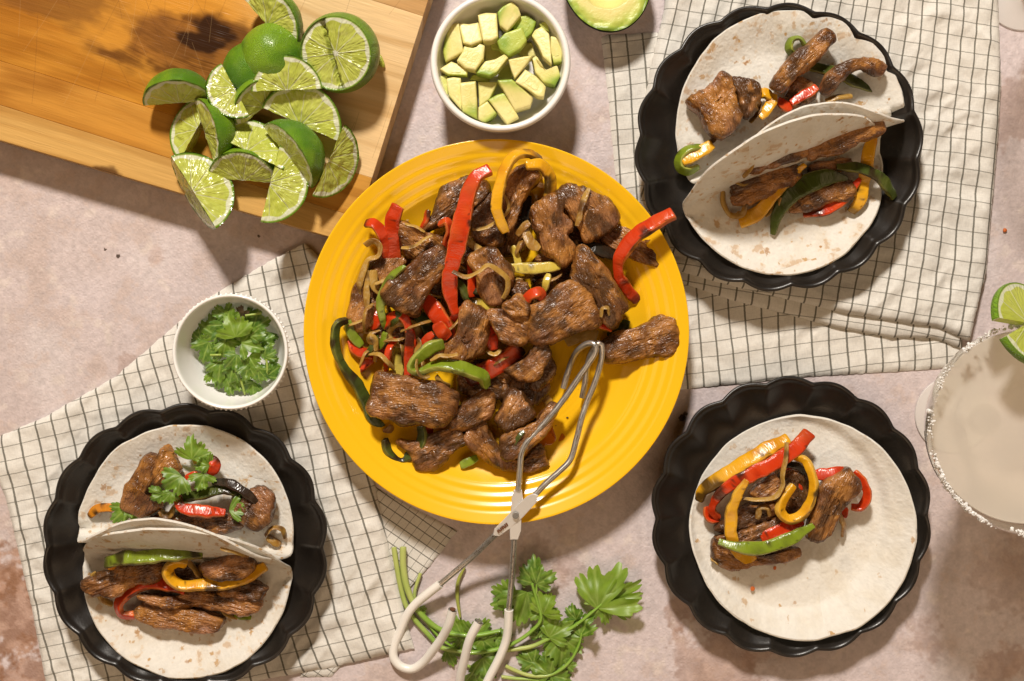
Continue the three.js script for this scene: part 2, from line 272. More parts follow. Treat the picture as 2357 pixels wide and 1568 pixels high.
// limes
M.rind = phy({ vertexColors: true, roughness: 0.3, bumpScale: 0.0011,
  bumpMap: tex(512, 512, (x, y) => { const X = x * 60, Y = y * 60, a = Math.floor(X), b = Math.floor(Y); let d = 9; for (let i = -1; i <= 1; i++) for (let j = -1; j <= 1; j++) { const A = a + i, B = b + j, A2 = ((A % 60) + 60) % 60, B2 = ((B % 60) + 60) % 60; d = Math.min(d, Math.hypot(X - A - hash3(A2, B2, 3), Y - B - hash3(A2, B2, 4))); } return 0.75 - 0.55 * sstep(0.4, 0.05, d) + 0.25 * pn(x * 10, y * 10, 10, 10, 6); }, {}) });
function limeFace(x, y) {                                  // a cut across: core, segments with walls, pith, rind
  const X = x * 2 - 1, Y = y * 2 - 1, r = Math.hypot(X, Y), a = Math.atan2(Y, X), k = 10, s = ((a / (2 * Math.PI) + 1.02 + 0.006 * noise2(r * 6, a * 3, 2)) * k) % 1, ds = Math.min(s, 1 - s) * 2 * Math.PI / k * r;
  if (r > 0.975) return [0.13, 0.26, 0.015];
  if (r > 0.945) return mix3([0.55, 0.62, 0.22], [0.20, 0.36, 0.025], (r - 0.945) / 0.03);
  const out = 0.86 + 0.03 * Math.sin(a * k), ves = noise2(r * 5, a * 13, 4) * 0.7 + noise2(r * 10, a * 28, 5) * 0.3, seg = hash3(Math.floor((a / (2 * Math.PI) + 1.02) * k) % k, 2, 3);
  let c = mix3([0.65, 0.71, 0.14], [0.52, 0.60, 0.055], sstep(-0.8, 1.0, ves * 0.4 + seg * 0.8 - 0.45));
  c = mix3(c, [0.68, 0.72, 0.30], 0.2 * sstep(0.4, 0.8, noise2(r * 8, a * 30, 8)));
  c = mix3(c, [0.74, 0.77, 0.43], sstep(0.022, 0.006, ds) * 0.85);
  c = mix3(c, [0.84, 0.87, 0.64], sstep(out - 0.02, out + 0.01, r)); c = mix3(c, [0.86, 0.88, 0.68], sstep(0.10, 0.06, r + 0.03 * noise2(a * 2, r, 6)));
  return c;
}
const limeH = (x, y) => { const X = x * 2 - 1, Y = y * 2 - 1, r = Math.hypot(X, Y), a = Math.atan2(Y, X), k = 10, s = ((a / (2 * Math.PI) + 1.02) * k) % 1, ds = Math.min(s, 1 - s) * 2 * Math.PI / k * r; return 0.45 + 0.28 * noise2(r * 7, a * 18, 4) + 0.16 * noise2(r * 14, a * 40, 5) + 0.4 * sstep(0.03, 0.0, ds) * sstep(0.9, 0.8, r); };
M.limeFlesh = phy({ map: tex(768, 768, limeFace, { srgb: true }), bumpMap: tex(512, 512, limeH, {}), bumpScale: 0.0008, roughness: 0.22, clearcoat: 0.6, clearcoatRoughness: 0.1, transmission: 0.32, thickness: 0 });

// herbs
M.leaf = phy({ vertexColors: true, roughness: 0.45, transmission: 0.3, thickness: 0, side: THREE.DoubleSide });
M.stem = phy({ color: lin(0.30, 0.40, 0.07), roughness: 0.4 });
// crockery, glass, metal
M.yellow = phy({ color: lin(0.82, 0.465, 0.010), roughness: 0.22, clearcoat: 0.5, clearcoatRoughness: 0.12 });
M.black = phy({ color: lin(0.010, 0.008, 0.0065), roughness: 0.33, bumpMap: M.softBump.clone(), bumpScale: 0.00006 });
M.black.bumpMap.repeat.set(20, 20);
M.white = phy({ color: lin(0.81, 0.80, 0.775), roughness: 0.3, clearcoat: 0.5, clearcoatRoughness: 0.15 });
M.milk = phy({ color: lin(0.83, 0.825, 0.80), roughness: 0.22, clearcoat: 0.6, clearcoatRoughness: 0.08 });
M.glass = phy({ color: lin(0.97, 0.97, 0.96), roughness: 0.02, transmission: 1, thickness: 0, ior: 1.5 });
M.frosted = phy({ color: lin(0.90, 0.88, 0.86), roughness: 0.45, transmission: 0.6, thickness: 0 });
M.drink = phy({ color: lin(0.88, 0.84, 0.765), roughness: 0.5, transmission: 0.66, thickness: 0 });
M.salt = phy({ color: lin(0.86, 0.85, 0.83), roughness: 0.4, transmission: 0.2, thickness: 0 });
M.steel = std({ color: lin(0.50, 0.485, 0.46), metalness: 0.8, roughness: 0.45, roughnessMap: tex(256, 256, (x, y) => 0.55 + 0.45 * pn(x * 30, y * 30, 30, 30, 5), {}),
  map: tex(512, 512, (x, y) => { const n = pn(x * 40, y * 40, 40, 40, 3) * 0.6 + pn(x * 100, y * 100, 100, 100, 4) * 0.4; return mix3([0.95, 0.93, 0.9], [0.42, 0.27, 0.15], sstep(0.66, 0.76, n)); }, { srgb: true }) });
M.plateSteel = std({ color: lin(0.66, 0.65, 0.63), metalness: 0.6, roughness: 0.42 });
M.rust = std({ color: lin(0.13, 0.05, 0.02), roughness: 0.9 });
M.grip = phy({ color: lin(0.76, 0.735, 0.685), roughness: 0.35, clearcoat: 0.3, clearcoatRoughness: 0.2 });
M.oil = phy({ color: lin(0.86, 0.50, 0.06), roughness: 0.05, transmission: 0.85, thickness: 0 });
M.crumb = std({ color: lin(0.05, 0.03, 0.015), roughness: 0.8 });
M.bit = std({ color: lin(0.55, 0.13, 0.02), roughness: 0.5 });
// ---------- the table ----------
{
  const g = new THREE.BoxGeometry(TABW, 0.03, TABD); g.translate(0, -0.015, 0);
  const p = g.attributes.position, n = g.attributes.normal, u = g.attributes.uv;
  for (let i = 0; i < p.count; i++) u.setXY(i, p.getX(i) / TABW + 0.5, p.getZ(i) / TABD + 0.5);
  const m = new THREE.Mesh(g, M.table); m.name = 'table_surface'; m.receiveShadow = m.castShadow = true; m.userData = { kind: 'structure', label: 'mottled pale pink stone table surface under all the dishes' }; scene.add(m);
}
// ---------- chopping board: four glued planks ----------
{
  const o = thing('cutting_board', 'worn wooden cutting board with a dark knot, under the lime wedges', 'cutting board', null, new THREE.Vector3(BC.x, 0, BC.z));
  const cuts = [0, 0.029, 0.061, 0.190, BW];
  for (let k = 0; k < 4; k++) {
    const a = cuts[k], b = cuts[k + 1], g = new RoundedBoxGeometry(BL, BH - 0.002, b - a, 3, 0.0005), p = g.attributes.position, u = g.attributes.uv, L = BL / 2, W = (b - a) / 2;
    for (let i = 0; i < p.count; i++) {
      let s = p.getX(i) + L, t = p.getZ(i) + W + a; const y = p.getY(i) + BH / 2 + 0.001;
      if (k === 0 && t < 0.003) t += 0.0012 * (fbm2(s * 25, 3, 4) + 0.3);          // the outer edge is not quite straight
      if (s < 0.03 && t < 0.03) { const ex = 0.03 - s, et = 0.03 - t, e = Math.hypot(ex, et); if (e > 0.03) { const f = 0.03 / e; s = 0.03 - ex * f; t = 0.03 - et * f; } }
      u.setXY(i, (s + (BH - y) * 0.4) / BL, (t + (BH - y) * 0.4) / BW);
      p.setXYZ(i, s * BG.x + t * BT.x, y, s * BG.y + t * BT.y);
    }
    // mirror-safe winding
    const id = g.index; if (BG.x * BT.y - BG.y * BT.x < 0 && id) for (let i = 0; i < id.count; i += 3) { const q = id.getX(i); id.setX(i, id.getX(i + 2)); id.setX(i + 2, q); }
    g.computeVertexNormals(); part('plank', g, M.wood, o);
  }
}
// ---------- towels ----------
function poly(pts) { const l = [0]; for (let i = 1; i < pts.length; i++) l.push(l[i - 1] + Math.hypot(pts[i][0] - pts[i - 1][0], pts[i][1] - pts[i - 1][1])); return (t) => { const d = t * l[l.length - 1]; let i = 1; while (i < l.length - 1 && l[i] < d) i++; const k = (d - l[i - 1]) / (l[i] - l[i - 1]); return [lerp(pts[i - 1][0], pts[i][0], k), lerp(pts[i - 1][1], pts[i][1], k)]; }; }
function clothLayer(parent, name, top, right, bottom, left, { y, lift = () => 0, th = 0.0014, phi, psi, round = 0.004, crease = 0.0007, seed = 1, n = 150 }) {
  const T = poly(top), R = poly(right), B = poly(bottom), L = poly(left), c00 = top[0], c10 = top[top.length - 1], c01 = bottom[0], c11 = bottom[bottom.length - 1];
  const spot = (s, t) => { const a = T(s), b = B(s), c = L(t), d = R(t); return [0, 1].map((k) => (1 - t) * a[k] + t * b[k] + (1 - s) * c[k] + s * d[k] - ((1 - s) * (1 - t) * c00[k] + s * (1 - t) * c10[k] + (1 - s) * t * c01[k] + s * t * c11[k])); };
  const W = Math.hypot(c10[0] - c00[0], c10[1] - c00[1]) * SPAN, H = Math.hypot(c01[0] - c00[0], c01[1] - c00[1]) * SPAN;
  const uvs = (p) => { const f = phi(p.x, p.z), w = 0.0030 * fbm2(p.x * 14, p.z * 14, seed + 40, 2), w2 = 0.0026 * fbm2(p.x * 14, p.z * 14, seed + 50, 2); return [(p.x + p.z * Math.tan(f * D2R) + w) / (CELLX * NCX) + seed * 0.131, -(p.z - p.x * Math.tan(psi * D2R) + w2) / (CELLY * NCY) + seed * 0.217]; };
  const f = (s, t) => {
    const [u, v] = spot(s, t), d = Math.min(Math.min(s, 1 - s) * W, Math.min(t, 1 - t) * H), q = clamp(1 - d / round), base = y + lift(u, v);
    const p = P(u, v, base); const wx = p.x + 0.012 * noise2(p.x * 20, p.z * 20, seed + 2), wz = p.z + 0.012 * noise2(p.x * 20, p.z * 20, seed + 4), wr = crease * (0.7 * fbm2(wx * 60 + wz * 50, wz * 60 - wx * 50, seed, 3) + 0.55 * (0.6 - Math.abs(noise2(wx * 60 + wz * 45, wz * 22 - wx * 30, seed + 9))) + 0.5 * (0.6 - Math.abs(noise2(wx * 24 - wz * 50, wz * 40 + wx * 12, seed + 19))));
    const e = d < 0.0005 ? 0.0004 * noise2(p.x * 420, p.z * 420, seed + 3) : 0;
    p.x += e; p.z += e; p.y = base + wr * (1 - q) - th * (1 - Math.sqrt(Math.max(0, 1 - q * q))) ; return p;
  };
  const g = surf(n, n, (s, t) => f(s, t), { uv: (s, t, p) => uvs(p) });
  const edge = []; for (let i = 0; i < n; i++) edge.push([i / n, 0]); for (let i = 0; i < n; i++) edge.push([1, i / n]); for (let i = n; i > 0; i--) edge.push([i / n, 1]); for (let i = n; i > 0; i--) edge.push([0, i / n]);
  const sk = surf(edge.length, 1, (a, b) => { const e = edge[Math.round(a * edge.length) % edge.length], p = f(...e); if (b > 0.5) p.y -= th + 0.001; return p; }, { uv: (a, b, p) => uvs(p) });
  return part(name, mergeGeometries([g, sk]), M.cloth, parent);
}
{
  const o = thing('kitchen_towel', 'cream towel with dark grid folded beneath the plate of two tacos and wine-glass side', 'towel');
  o.userData.label = 'cream checked towel folded in layers beneath the upper taco plate';
  clothLayer(o, 'lower_fold', [[1384, 88], [1400, 80], [1540, 72], [1900, 66], [2240, 60]], [[2240, 60], [2235, 400], [2213, 845]], [[1560, 898], [1700, 884], [1880, 866], [2060, 856], [2213, 845]], [[1384, 88], [1398, 200], [1416, 400], [1480, 640], [1560, 898]],
    { y: 0.0022, phi: () => -4.5, psi: -7, seed: 3, crease: 0.0022 });
  clothLayer(o, 'middle_fold', [[1500, 300], [1900, 250], [2250, 250]], [[2250, 250], [2255, 600], [2214, 800]], [[1540, 640], [1683, 690], [1823, 726], [1935, 755], [2055, 777], [2154, 778], [2214, 800]], [[1500, 300], [1510, 480], [1540, 640]],
    { y: 0.0062, lift: (u, v) => 0.0022 * sstep(600, 760, v), phi: () => 7, psi: 9, seed: 5, round: 0.006, th: 0.0035, crease: 0.0006 });
  clothLayer(o, 'upper_fold', [[1536, -60], [1700, -62], [2000, -60], [2300, -60]], [[2300, -60], [2305, 60], [2309, 200], [2300, 340], [2290, 450], [2275, 620], [2236, 785]], [[1520, 610], [1640, 645], [1760, 676], [1955, 722], [2104, 746], [2160, 752], [2236, 785]], [[1536, -60], [1530, 20], [1500, 150], [1480, 260], [1470, 380], [1478, 480], [1520, 610]],
    { y: 0.0105, lift: (u, v) => 0.0035 * sstep(560, 740, v) , phi: (x) => lerp(17, 5, clamp((x - 0.11) / 0.27)), psi: 8, seed: 8, round: 0.007, th: 0.004, crease: 0.0036 });
  const o2 = thing('kitchen_towel', 'cream checked towel spread beneath the lower taco plate and the cilantro bowl', 'towel');
  clothLayer(o2, 'lower_fold', [[760, 1180], [864, 1122], [960, 1175], [1052, 1222]], [[1052, 1222], [985, 1310], [935, 1365], [880, 1440]], [[690, 1560], [760, 1560], [820, 1500], [880, 1440]], [[760, 1180], [720, 1300], [690, 1560]],
    { y: 0.0018, phi: () => -55, psi: -52, seed: 11, crease: 0.0004, n: 90 });
  clothLayer(o2, 'upper_fold', [[-50, 1030], [0, 1003], [100, 960], [260, 870], [400, 750], [480, 685], [620, 600], [700, 560]], [[700, 560], [735, 592], [790, 850], [862, 1120], [880, 1200], [925, 1390], [952, 1494]], [[108, 1600], [480, 1590], [770, 1536], [952, 1494]], [[-50, 1030], [-20, 1080], [8, 1140], [28, 1220], [70, 1400], [108, 1600]],
    { y: 0.0046, lift: (u, v) => 0.003 * sstep(640, 560, v) , phi: (x) => lerp(-11, -17, clamp((x + 0.4) / 0.35)), psi: -12, seed: 14, round: 0.004, th: 0.0022, crease: 0.0034 });
}
// ---------- plates ----------
const PY = 0.010, YC = P(1142.5, 764, PY + 0.029), YR = 444.5 * SPAN * (CAM - PY - 0.029) / CAM;
{
  const pr = [[0.0001, 9]]; for (let r = 2; r <= 91; r += 1) pr.push([r, 9 + 0.07 * Math.sin(r * 1.9) + 0.05 * Math.sin(r * 0.83)]);
  for (let k = 1; k <= 14; k++) { const t = k / 14; pr.push([92 + 24 * t, 9 + 10 * Math.pow(t, 1.8)]); }
  for (let k = 1; k <= 56; k++) { const t = k / 56, r = 116 + 29.5 * t; pr.push([r, 19 + 10 * t + 0.19 * Math.sin((r - 117.5) * 2 * Math.PI / 7.2) * sstep(0, 0.1, t) * sstep(0.82, 0.68, t)]); }
  pr.push([146.4, 29.2], [146.85, 28.8], [147, 28.1], [146.7, 27.3], [145.6, 26.6]); for (const q of [[130, 19.5], [116, 13.5], [104, 5.5], [92, 4.5], [90, 0.3], [84, 0.3], [82, 4.5], [0.001, 4.5]]) pr.push(q);
  const k = YR / 0.147, o = thing('serving_plate', 'large round yellow ringed plate holding the pile of steak fajitas', 'plate', null, new THREE.Vector3(YC.x, PY, YC.z));
  const dish = part('dish', lathe(pr.map(([r, y]) => [r / 1000 * k, y / 1000]), 220, true), M.yellow, o);
  // oily juices and specks left on the bare floor
  const rel = (g) => { g.translate(-o.position.x, -o.position.y, -o.position.z); return g; }, pools = [];
  for (const [x, y, r, e] of [[1330, 985, 95, 0.5], [1480, 930, 60, 0.7], [1560, 800, 55, 1.2], [1700, 830, 26, 0.7], [1150, 930, 60, 0.5], [930, 940, 50, 0.5], [1420, 760, 70, 1.2]]) {
    const c = []; for (let k = 0; k < 14; k++) { const a = -k / 14 * 6.2832, q = r * (0.55 + 0.8 * hash3(x, k, 5)); c.push(at(ZC, x + Math.cos(a) * q, y + Math.sin(a) * q * e, PY * 1000 + 9.2)); }
    pools.push(rel(lump(c, { y0: PY + 0.0088, t: 0.0012, p: 2.2, q: 2, n: 70, rows: 16, sharp: 0.5 })));
  }
  part('oil_film', mergeGeometries(pools), M.oil, o);
  const dots = []; for (let i = 0; i < 70; i++) { const a = hash3(i, 1, 9) * 6.283, r = 0.02 + 0.085 * Math.sqrt(hash3(i, 2, 9)), g = new THREE.IcosahedronGeometry(0.0002 + 0.0005 * hash3(i, 3, 9) ** 3, 0); g.scale(1, 0.5, 1); g.translate(Math.cos(a) * r, 0.0093, Math.sin(a) * r); dots.push(g); }
  const sp = part('pepper_specks', mergeGeometries(dots), M.crumb, o); sp.userData.kind = 'stuff';
}
function scallopPlate(u, v, Rpx, yb, phase, label) {
  const rim = 0.0235, c = P(u, v, yb + rim), R = Rpx * SPAN * (CAM - yb - rim) / CAM, N = 18, f = R * 0.70;
  const o = thing('scalloped_plate', label, 'plate', 'black scalloped plates', new THREE.Vector3(c.x, yb, c.z));
  const lobe = (th) => Math.sqrt(Math.pow(Math.cos(N / 2 * (th - phase)), 2) + 0.012);
  const rAt = (q, th) => { const s = lobe(th); return q * R * (1 - 0.040 * (1 - Math.min(1, s)) * sstep(0.55, 1, q)); };
  const yTop = (q, th) => { const s = Math.min(1, lobe(th)), a = sstep(0.66, 1.02, q), fl = sstep(0.70, 0.9, q); return 0.0045 + rim * 0.80 * a * (0.35 + 0.65 * a) - 0.0030 * fl * (s - 0.5) * (1 - 0.45 * sstep(0.93, 1, q)) + 0.0016 * sstep(0.955, 0.985, q); };
  const rows = 64, nn = 18 * 22;
  const pos = (th, q, dy) => new THREE.Vector3(rAt(q, th) * Math.cos(th), yTop(q, th) + dy, -rAt(q, th) * Math.sin(th));
  const g = surf(nn, rows + 12, (a, b) => {
    const th = a * Math.PI * 2, j = Math.round(b * (rows + 12));
    if (j <= rows) { const q = j < 10 ? 0.06 * j + 0.0001 : 0.6 + 0.4 * (j - 10) / (rows - 10); return pos(th, q * 0.995, 0); }
    const k = j - rows, ang = k / 6 * Math.PI; if (k <= 6) { const p = pos(th, 0.995, 0), s = 0.0016; return new THREE.Vector3(p.x + Math.cos(th) * s * Math.sin(ang), p.y - s * (1 - Math.cos(ang)), p.z - Math.sin(th) * s * Math.sin(ang)); }
    const q = [0.96, 0.86, 0.74, 0.62, 0.55, 0.001][k - 7]; const p = pos(th, q, -0.0034); if (k > 9) p.y = k > 10 ? 0.0006 : 0.0002; return p;
  }, { wrap: true, uv: (a, b, p) => [p.x * 5, p.z * 5] });
  part('dish', g, M.black, o); return o;
}
const PA = scallopPlate(1794, 338, 331, 0.0125, 0.09, 'black scalloped plate with two tacos, on the folded checked towel');
const PB = scallopPlate(425, 1259, 328, 0.0052, 0.17, 'black scalloped plate with two cilantro-topped tacos, on the spread checked towel');
const PC = scallopPlate(1822, 1190, 322, 0.0006, 0.19, 'black scalloped plate holding one open flat tortilla, on the bare table');
// ---------- small bowls ----------
const CBOWL = P(529, 810, 0.052), ABOWL = P(1152, 141, 0.052);
{
  const R = 134 * SPAN * (CAM - 0.052) / CAM, k = R / 0.0447;
  const o = thing('cilantro_bowl', 'small white milk-glass bowl with a beaded rim, full of chopped cilantro', 'bowl', null, new THREE.Vector3(CBOWL.x, 0.006, CBOWL.z));
  const s = (a) => a.map(([r, y]) => [r * k / 1000, y / 1000]);
  part('bowl', lathe(s([[0.001, 6], [16, 6], [22, 7], [28, 11], [33, 18], [37, 27], [40, 37], [41.2, 43], [42, 45.2], [43.2, 46.2], [44.3, 45.4], [44.6, 43.5], [44, 40], [42.5, 34], [39, 22], [34, 11], [28, 4], [24, 2.6], [24, 0.4], [21, 0.4], [20, 3], [0.001, 3]]), 160, true), M.milk, o);
  const bead = new THREE.SphereGeometry(0.00115, 10, 8), bs = []; for (let i = 0; i < 72; i++) { const a = i / 72 * Math.PI * 2, g = bead.clone(); g.translate(Math.cos(a) * 44.5 * k / 1000, 0.0415, Math.sin(a) * 44.5 * k / 1000); bs.push(g); }
  const bm = part('bead_trim', mergeGeometries(bs), M.milk, o); bm.userData.kind = 'stuff';
}
{
  const R = 162 * SPAN * (CAM - 0.052) / CAM, k = R / 0.052, o = thing('ramekin', 'round white ceramic bowl holding the diced avocado', 'bowl', null, new THREE.Vector3(ABOWL.x, 0.0005, ABOWL.z));
  part('bowl', lathe([[0.001, 26], [33, 26], [38, 27], [42, 30], [45, 36], [46.2, 42], [46.6, 47], [47, 49.8], [48.3, 51.6], [50.2, 51.8], [51.6, 50.4], [52, 48], [51.2, 44], [49.5, 30], [47.6, 14], [45.5, 6], [43, 2.6], [42, 0.4], [38, 0.4], [37, 3.2], [0.001, 3.2]].map(([r, y]) => [r * k / 1000, y / 1000]), 180, true), M.white, o);
}
// ---------- tortillas ----------
// A disc of dough R wide; the fold line lies d beyond the middle, the far side stands up through `turn` degrees.
function tortilla(label, mid, dir, { R, d, turn, end = turn, y0, bend = 0.009, seed = 1, rise, flat = false, dough = M.tortilla }) {
  const ax = new THREE.Vector3(Math.cos(dir * D2R), 0, Math.sin(dir * D2R)), nx = new THREE.Vector3(ax.z, 0, -ax.x), th = 0.0019, tr = turn * D2R;   // nx points to the lying half
  const place = (a, s) => {                                 // along the fold, across it
    let n, y; const wv = 0.0022 * fbm2(a * 26, s * 26, seed, 2);
    if (flat || s >= 0) { n = s; y = 0; const up = rise ? rise(a, s) : 0; y += up; }
    else { const w = -s; if (w < bend * tr) { const t = w / bend; n = -bend * Math.sin(t); y = bend * (1 - Math.cos(t)); }
      else {                                                 // the wall goes on bending, over or back, to the angle `end`
        const e = w - bend * tr, L = 0.07, K = (end * D2R - tr) / L; n = -bend * Math.sin(tr); y = bend * (1 - Math.cos(tr));
        if (Math.abs(K) < 1e-3) { n -= Math.cos(tr) * e; y += Math.sin(tr) * e; } else { n -= (Math.sin(tr + K * e) - Math.sin(tr)) / K; y += (Math.cos(tr) - Math.cos(tr + K * e)) / K; }
        n += 0.0015 * Math.sin(a * 34 + seed) * sstep(0, 0.05, e) - a * a * 1.2 * sstep(0, 0.05, e);
      }
    }
    const p = mid.clone().addScaledVector(ax, a).addScaledVector(nx, n); p.y = y0 + y + wv * (flat || s > 0.004 ? 1 : 0.4); return p;
  };
  const N = 160, RW = 60;
  const sheet = (off) => { const g = surf(N, RW, (a, b) => { const t = a * Math.PI * 2, rb = R * (1 + 0.012 * noise2(Math.cos(t) * 3, Math.sin(t) * 3, seed) + 0.006 * noise2(Math.cos(t) * 9, Math.sin(t) * 9, seed + 1)), r = rb * Math.max(0.001, b); return place(Math.cos(t) * r, Math.sin(t) * r + d); }, { wrap: true, uv: (a, b) => { const t = a * Math.PI * 2; return [Math.cos(t) * R * b / TT + seed * 0.37, Math.sin(t) * R * b / TT + seed * 0.53]; } }); return g; };
  const top = sheet(), bot = top.clone(); displace(top, () => th / 2); 
  { const p = bot.attributes.position, n = bot.attributes.normal; for (let i = 0; i < p.count; i++) p.setXYZ(i, p.getX(i) - n.getX(i) * th / 2, p.getY(i) - n.getY(i) * th / 2, p.getZ(i) - n.getZ(i) * th / 2); bot.computeVertexNormals(); }
  const rimI = (g, i) => { const p = g.attributes.position, k = RW * N + i % N; return new THREE.Vector3(p.getX(k), p.getY(k), p.getZ(k)); };
  const rim = surf(N, 4, (a, b) => { const i = Math.round(a * N), A = rimI(top, i), B = rimI(bot, i), m = A.clone().lerp(B, b), o = m.clone().sub(mid); o.y = 0; o.normalize(); return m.addScaledVector(o, 0.0007 * Math.sin(b * Math.PI)); }, { wrap: true, uv: (a, b) => [a * 3, b * 0.01] });
  const id = bot.index; for (let i = 0; i < id.count; i += 3) { const q = id.getX(i); id.setX(i, id.getX(i + 2)); id.setX(i + 2, q); } bot.computeVertexNormals();
  return solo('tortilla', mergeGeometries([top, bot, rim]), dough, label, 'tortilla');
}
const px = (v, h) => v * SPAN * (CAM - h) / CAM;
function lieOn(plate, Rp, yb) { const c = plate.position; return (mid, dir) => (a, s) => { const x = mid.x + Math.cos(dir * D2R) * a + Math.sin(dir * D2R) * s, z = mid.z + Math.sin(dir * D2R) * a - Math.cos(dir * D2R) * s, q = 1.065 * Math.hypot(x - c.x, z - c.z) / Rp; return 0.012 * sstep(0.68, 1.05, q); }; }
const RA = px(331, 0.03), RB = px(328, 0.03);
{
  const on = lieOn(PA, RA), m1 = at(ZD, 1000, 838, 22), m2 = at(ZD, 945, 1112, 22);
  tortilla('folded flour tortilla of the upper taco, its standing edge half hiding red pepper', m1, -16.5, { R: 0.0865, d: 0.012, turn: 88, end: 150, y0: 0.0228, seed: 2, rise: on(m1, -16.5) });
  tortilla('folded flour tortilla with a browned standing wall, holding green pepper strips in its shade', m2, 180 - 18, { R: 0.0775, d: -0.012, turn: 84, end: 52, bend: 0.014, y0: 0.0228, seed: 5, rise: on(m2, 180 - 18) });
}
{
  const on = lieOn(PB, RB), m1 = at(ZF, 1105, 698, 14), m2 = at(ZF, 1112, 935, 14);
  tortilla('folded flour tortilla dressed with cilantro leaves and one bright red pepper', m1, 5, { R: 0.0825, d: 0.0015, turn: 92, end: 142, y0: 0.0148, seed: 9, rise: on(m1, 5) });
  tortilla('folded flour tortilla filled with sliced steak under a yellow pepper strip', m2, 180 + 4.5, { R: 0.0800, d: -0.003, turn: 76, end: 46, bend: 0.014, y0: 0.0148, seed: 12, rise: on(m2, 184.5) });
}
{
  const c = P(1843, 1211, 0.012), cp = PC.position;
  tortilla('open flat flour tortilla on the lone plate, fajita filling heaped to one side', c, 0, { R: px(253, 0.012), d: 0, turn: 0, y0: 0.0078, flat: true, dough: M.tortillaPale, seed: 16, rise: (a, s) => { const k = sstep(0.66, 1.02, 1.06 * Math.hypot(c.x + a - cp.x, c.z - s - cp.z) / px(322, 0.024)); return 0.0188 * k * (0.35 + 0.65 * k) + 0.004 * sstep(0.06, 0.3, k); } });
}
// ---------- margarita glasses ----------
function margarita(u, v, label, withLime) {
  const H = 0.171, c = P(u, v, H), foot = P(2193 + (u - 2390) * 0.84, 953 + (v - 988) * 0.84, 0), R = 0.0700;
  const o = thing('margarita_glass', label, 'glass', null, new THREE.Vector3(c.x, 0, c.z));
  const out = [[0.001, 3.2], [5, 3.0], [20, 2.2], [28, 1.6], [30, 1.2], [30, 0.4], [26, 0.3], [0.001, 0.3]];
  part('foot', lathe([[0.0005, 0.0005], [0.029, 0.0005], [0.030, 0.0011], [0.029, 0.0017], [0.02, 0.0028], [0.008, 0.0052], [0.0052, 0.009], [0.0046, 0.03], [0.0044, 0.055], [0.006, 0.066], [0.012, 0.0715]], 72), M.frosted, o);
  part('bowl', lathe([[0.0005, 0.0705], [0.012, 0.0712], [0.022, 0.0755], [0.028, 0.083], [0.031, 0.094], [0.034, 0.104], [0.041, 0.112], [0.053, 0.120], [0.062, 0.131], [0.0672, 0.146], [0.0695, 0.160], [0.0703, 0.1705], [0.0699, 0.1714], [0.0693, 0.1706], [0.0685, 0.160], [0.0662, 0.147]], 110), M.glass, o);
  if (withLime) part('drink', lathe([[0.0005, 0.0720], [0.012, 0.0727], [0.0212, 0.0765], [0.0268, 0.084], [0.0298, 0.0945], [0.0328, 0.105], [0.0402, 0.1132], [0.0520, 0.1212], [0.0610, 0.1320], [0.0640, 0.1405], [0.0650, 0.1505], [0.0642, 0.1515], [0.0005, 0.1513]], 110), M.drink, o);
  const grains = [];
  for (let i = 0; i < 2600; i++) {
    const a = rr(0, Math.PI * 2), dens = 0.5 + 1.0 * noise2(a * 2.6, 1, 4) + 0.4 * noise2(a * 11, 2, 4), s = rr(0.0003, 0.0010) * (rnd() < 0.1 ? 1.8 : 1), w = rnd(); if (rnd() > dens) continue;
    const g = new THREE.IcosahedronGeometry(s, 0); g.scale(rr(0.6, 1.4), rr(0.5, 1.2), rr(0.6, 1.4)); g.rotateX(rr(0, 6)); g.rotateY(rr(0, 6));
    let r, y; if (w < 0.35) { r = 0.0700 + rr(-0.0008, 0.0012); y = 0.1712 + rr(-0.0004, 0.0012); } else if (w < 0.8) { const d = rr(0, 0.012) * rr(0.4, 1); y = 0.1708 - d; r = 0.0694 - d * 0.09 - s * 0.5; } else { y = 0.1708 - rr(0, 0.006); r = 0.0705 + s * 0.4; }
    g.translate(Math.cos(a) * r, y, Math.sin(a) * r); grains.push(g);
  }
  const sm_ = part('salt_rim', mergeGeometries(grains), M.salt, o); sm_.userData.kind = 'stuff';
  return o;
}
margarita(2390, 988, 'salt-rimmed margarita glass of cloudy drink with a lime wheel on its rim', true);
margarita(2581, -172, 'margarita glass at the corner beyond the towel, mostly cut off', false);
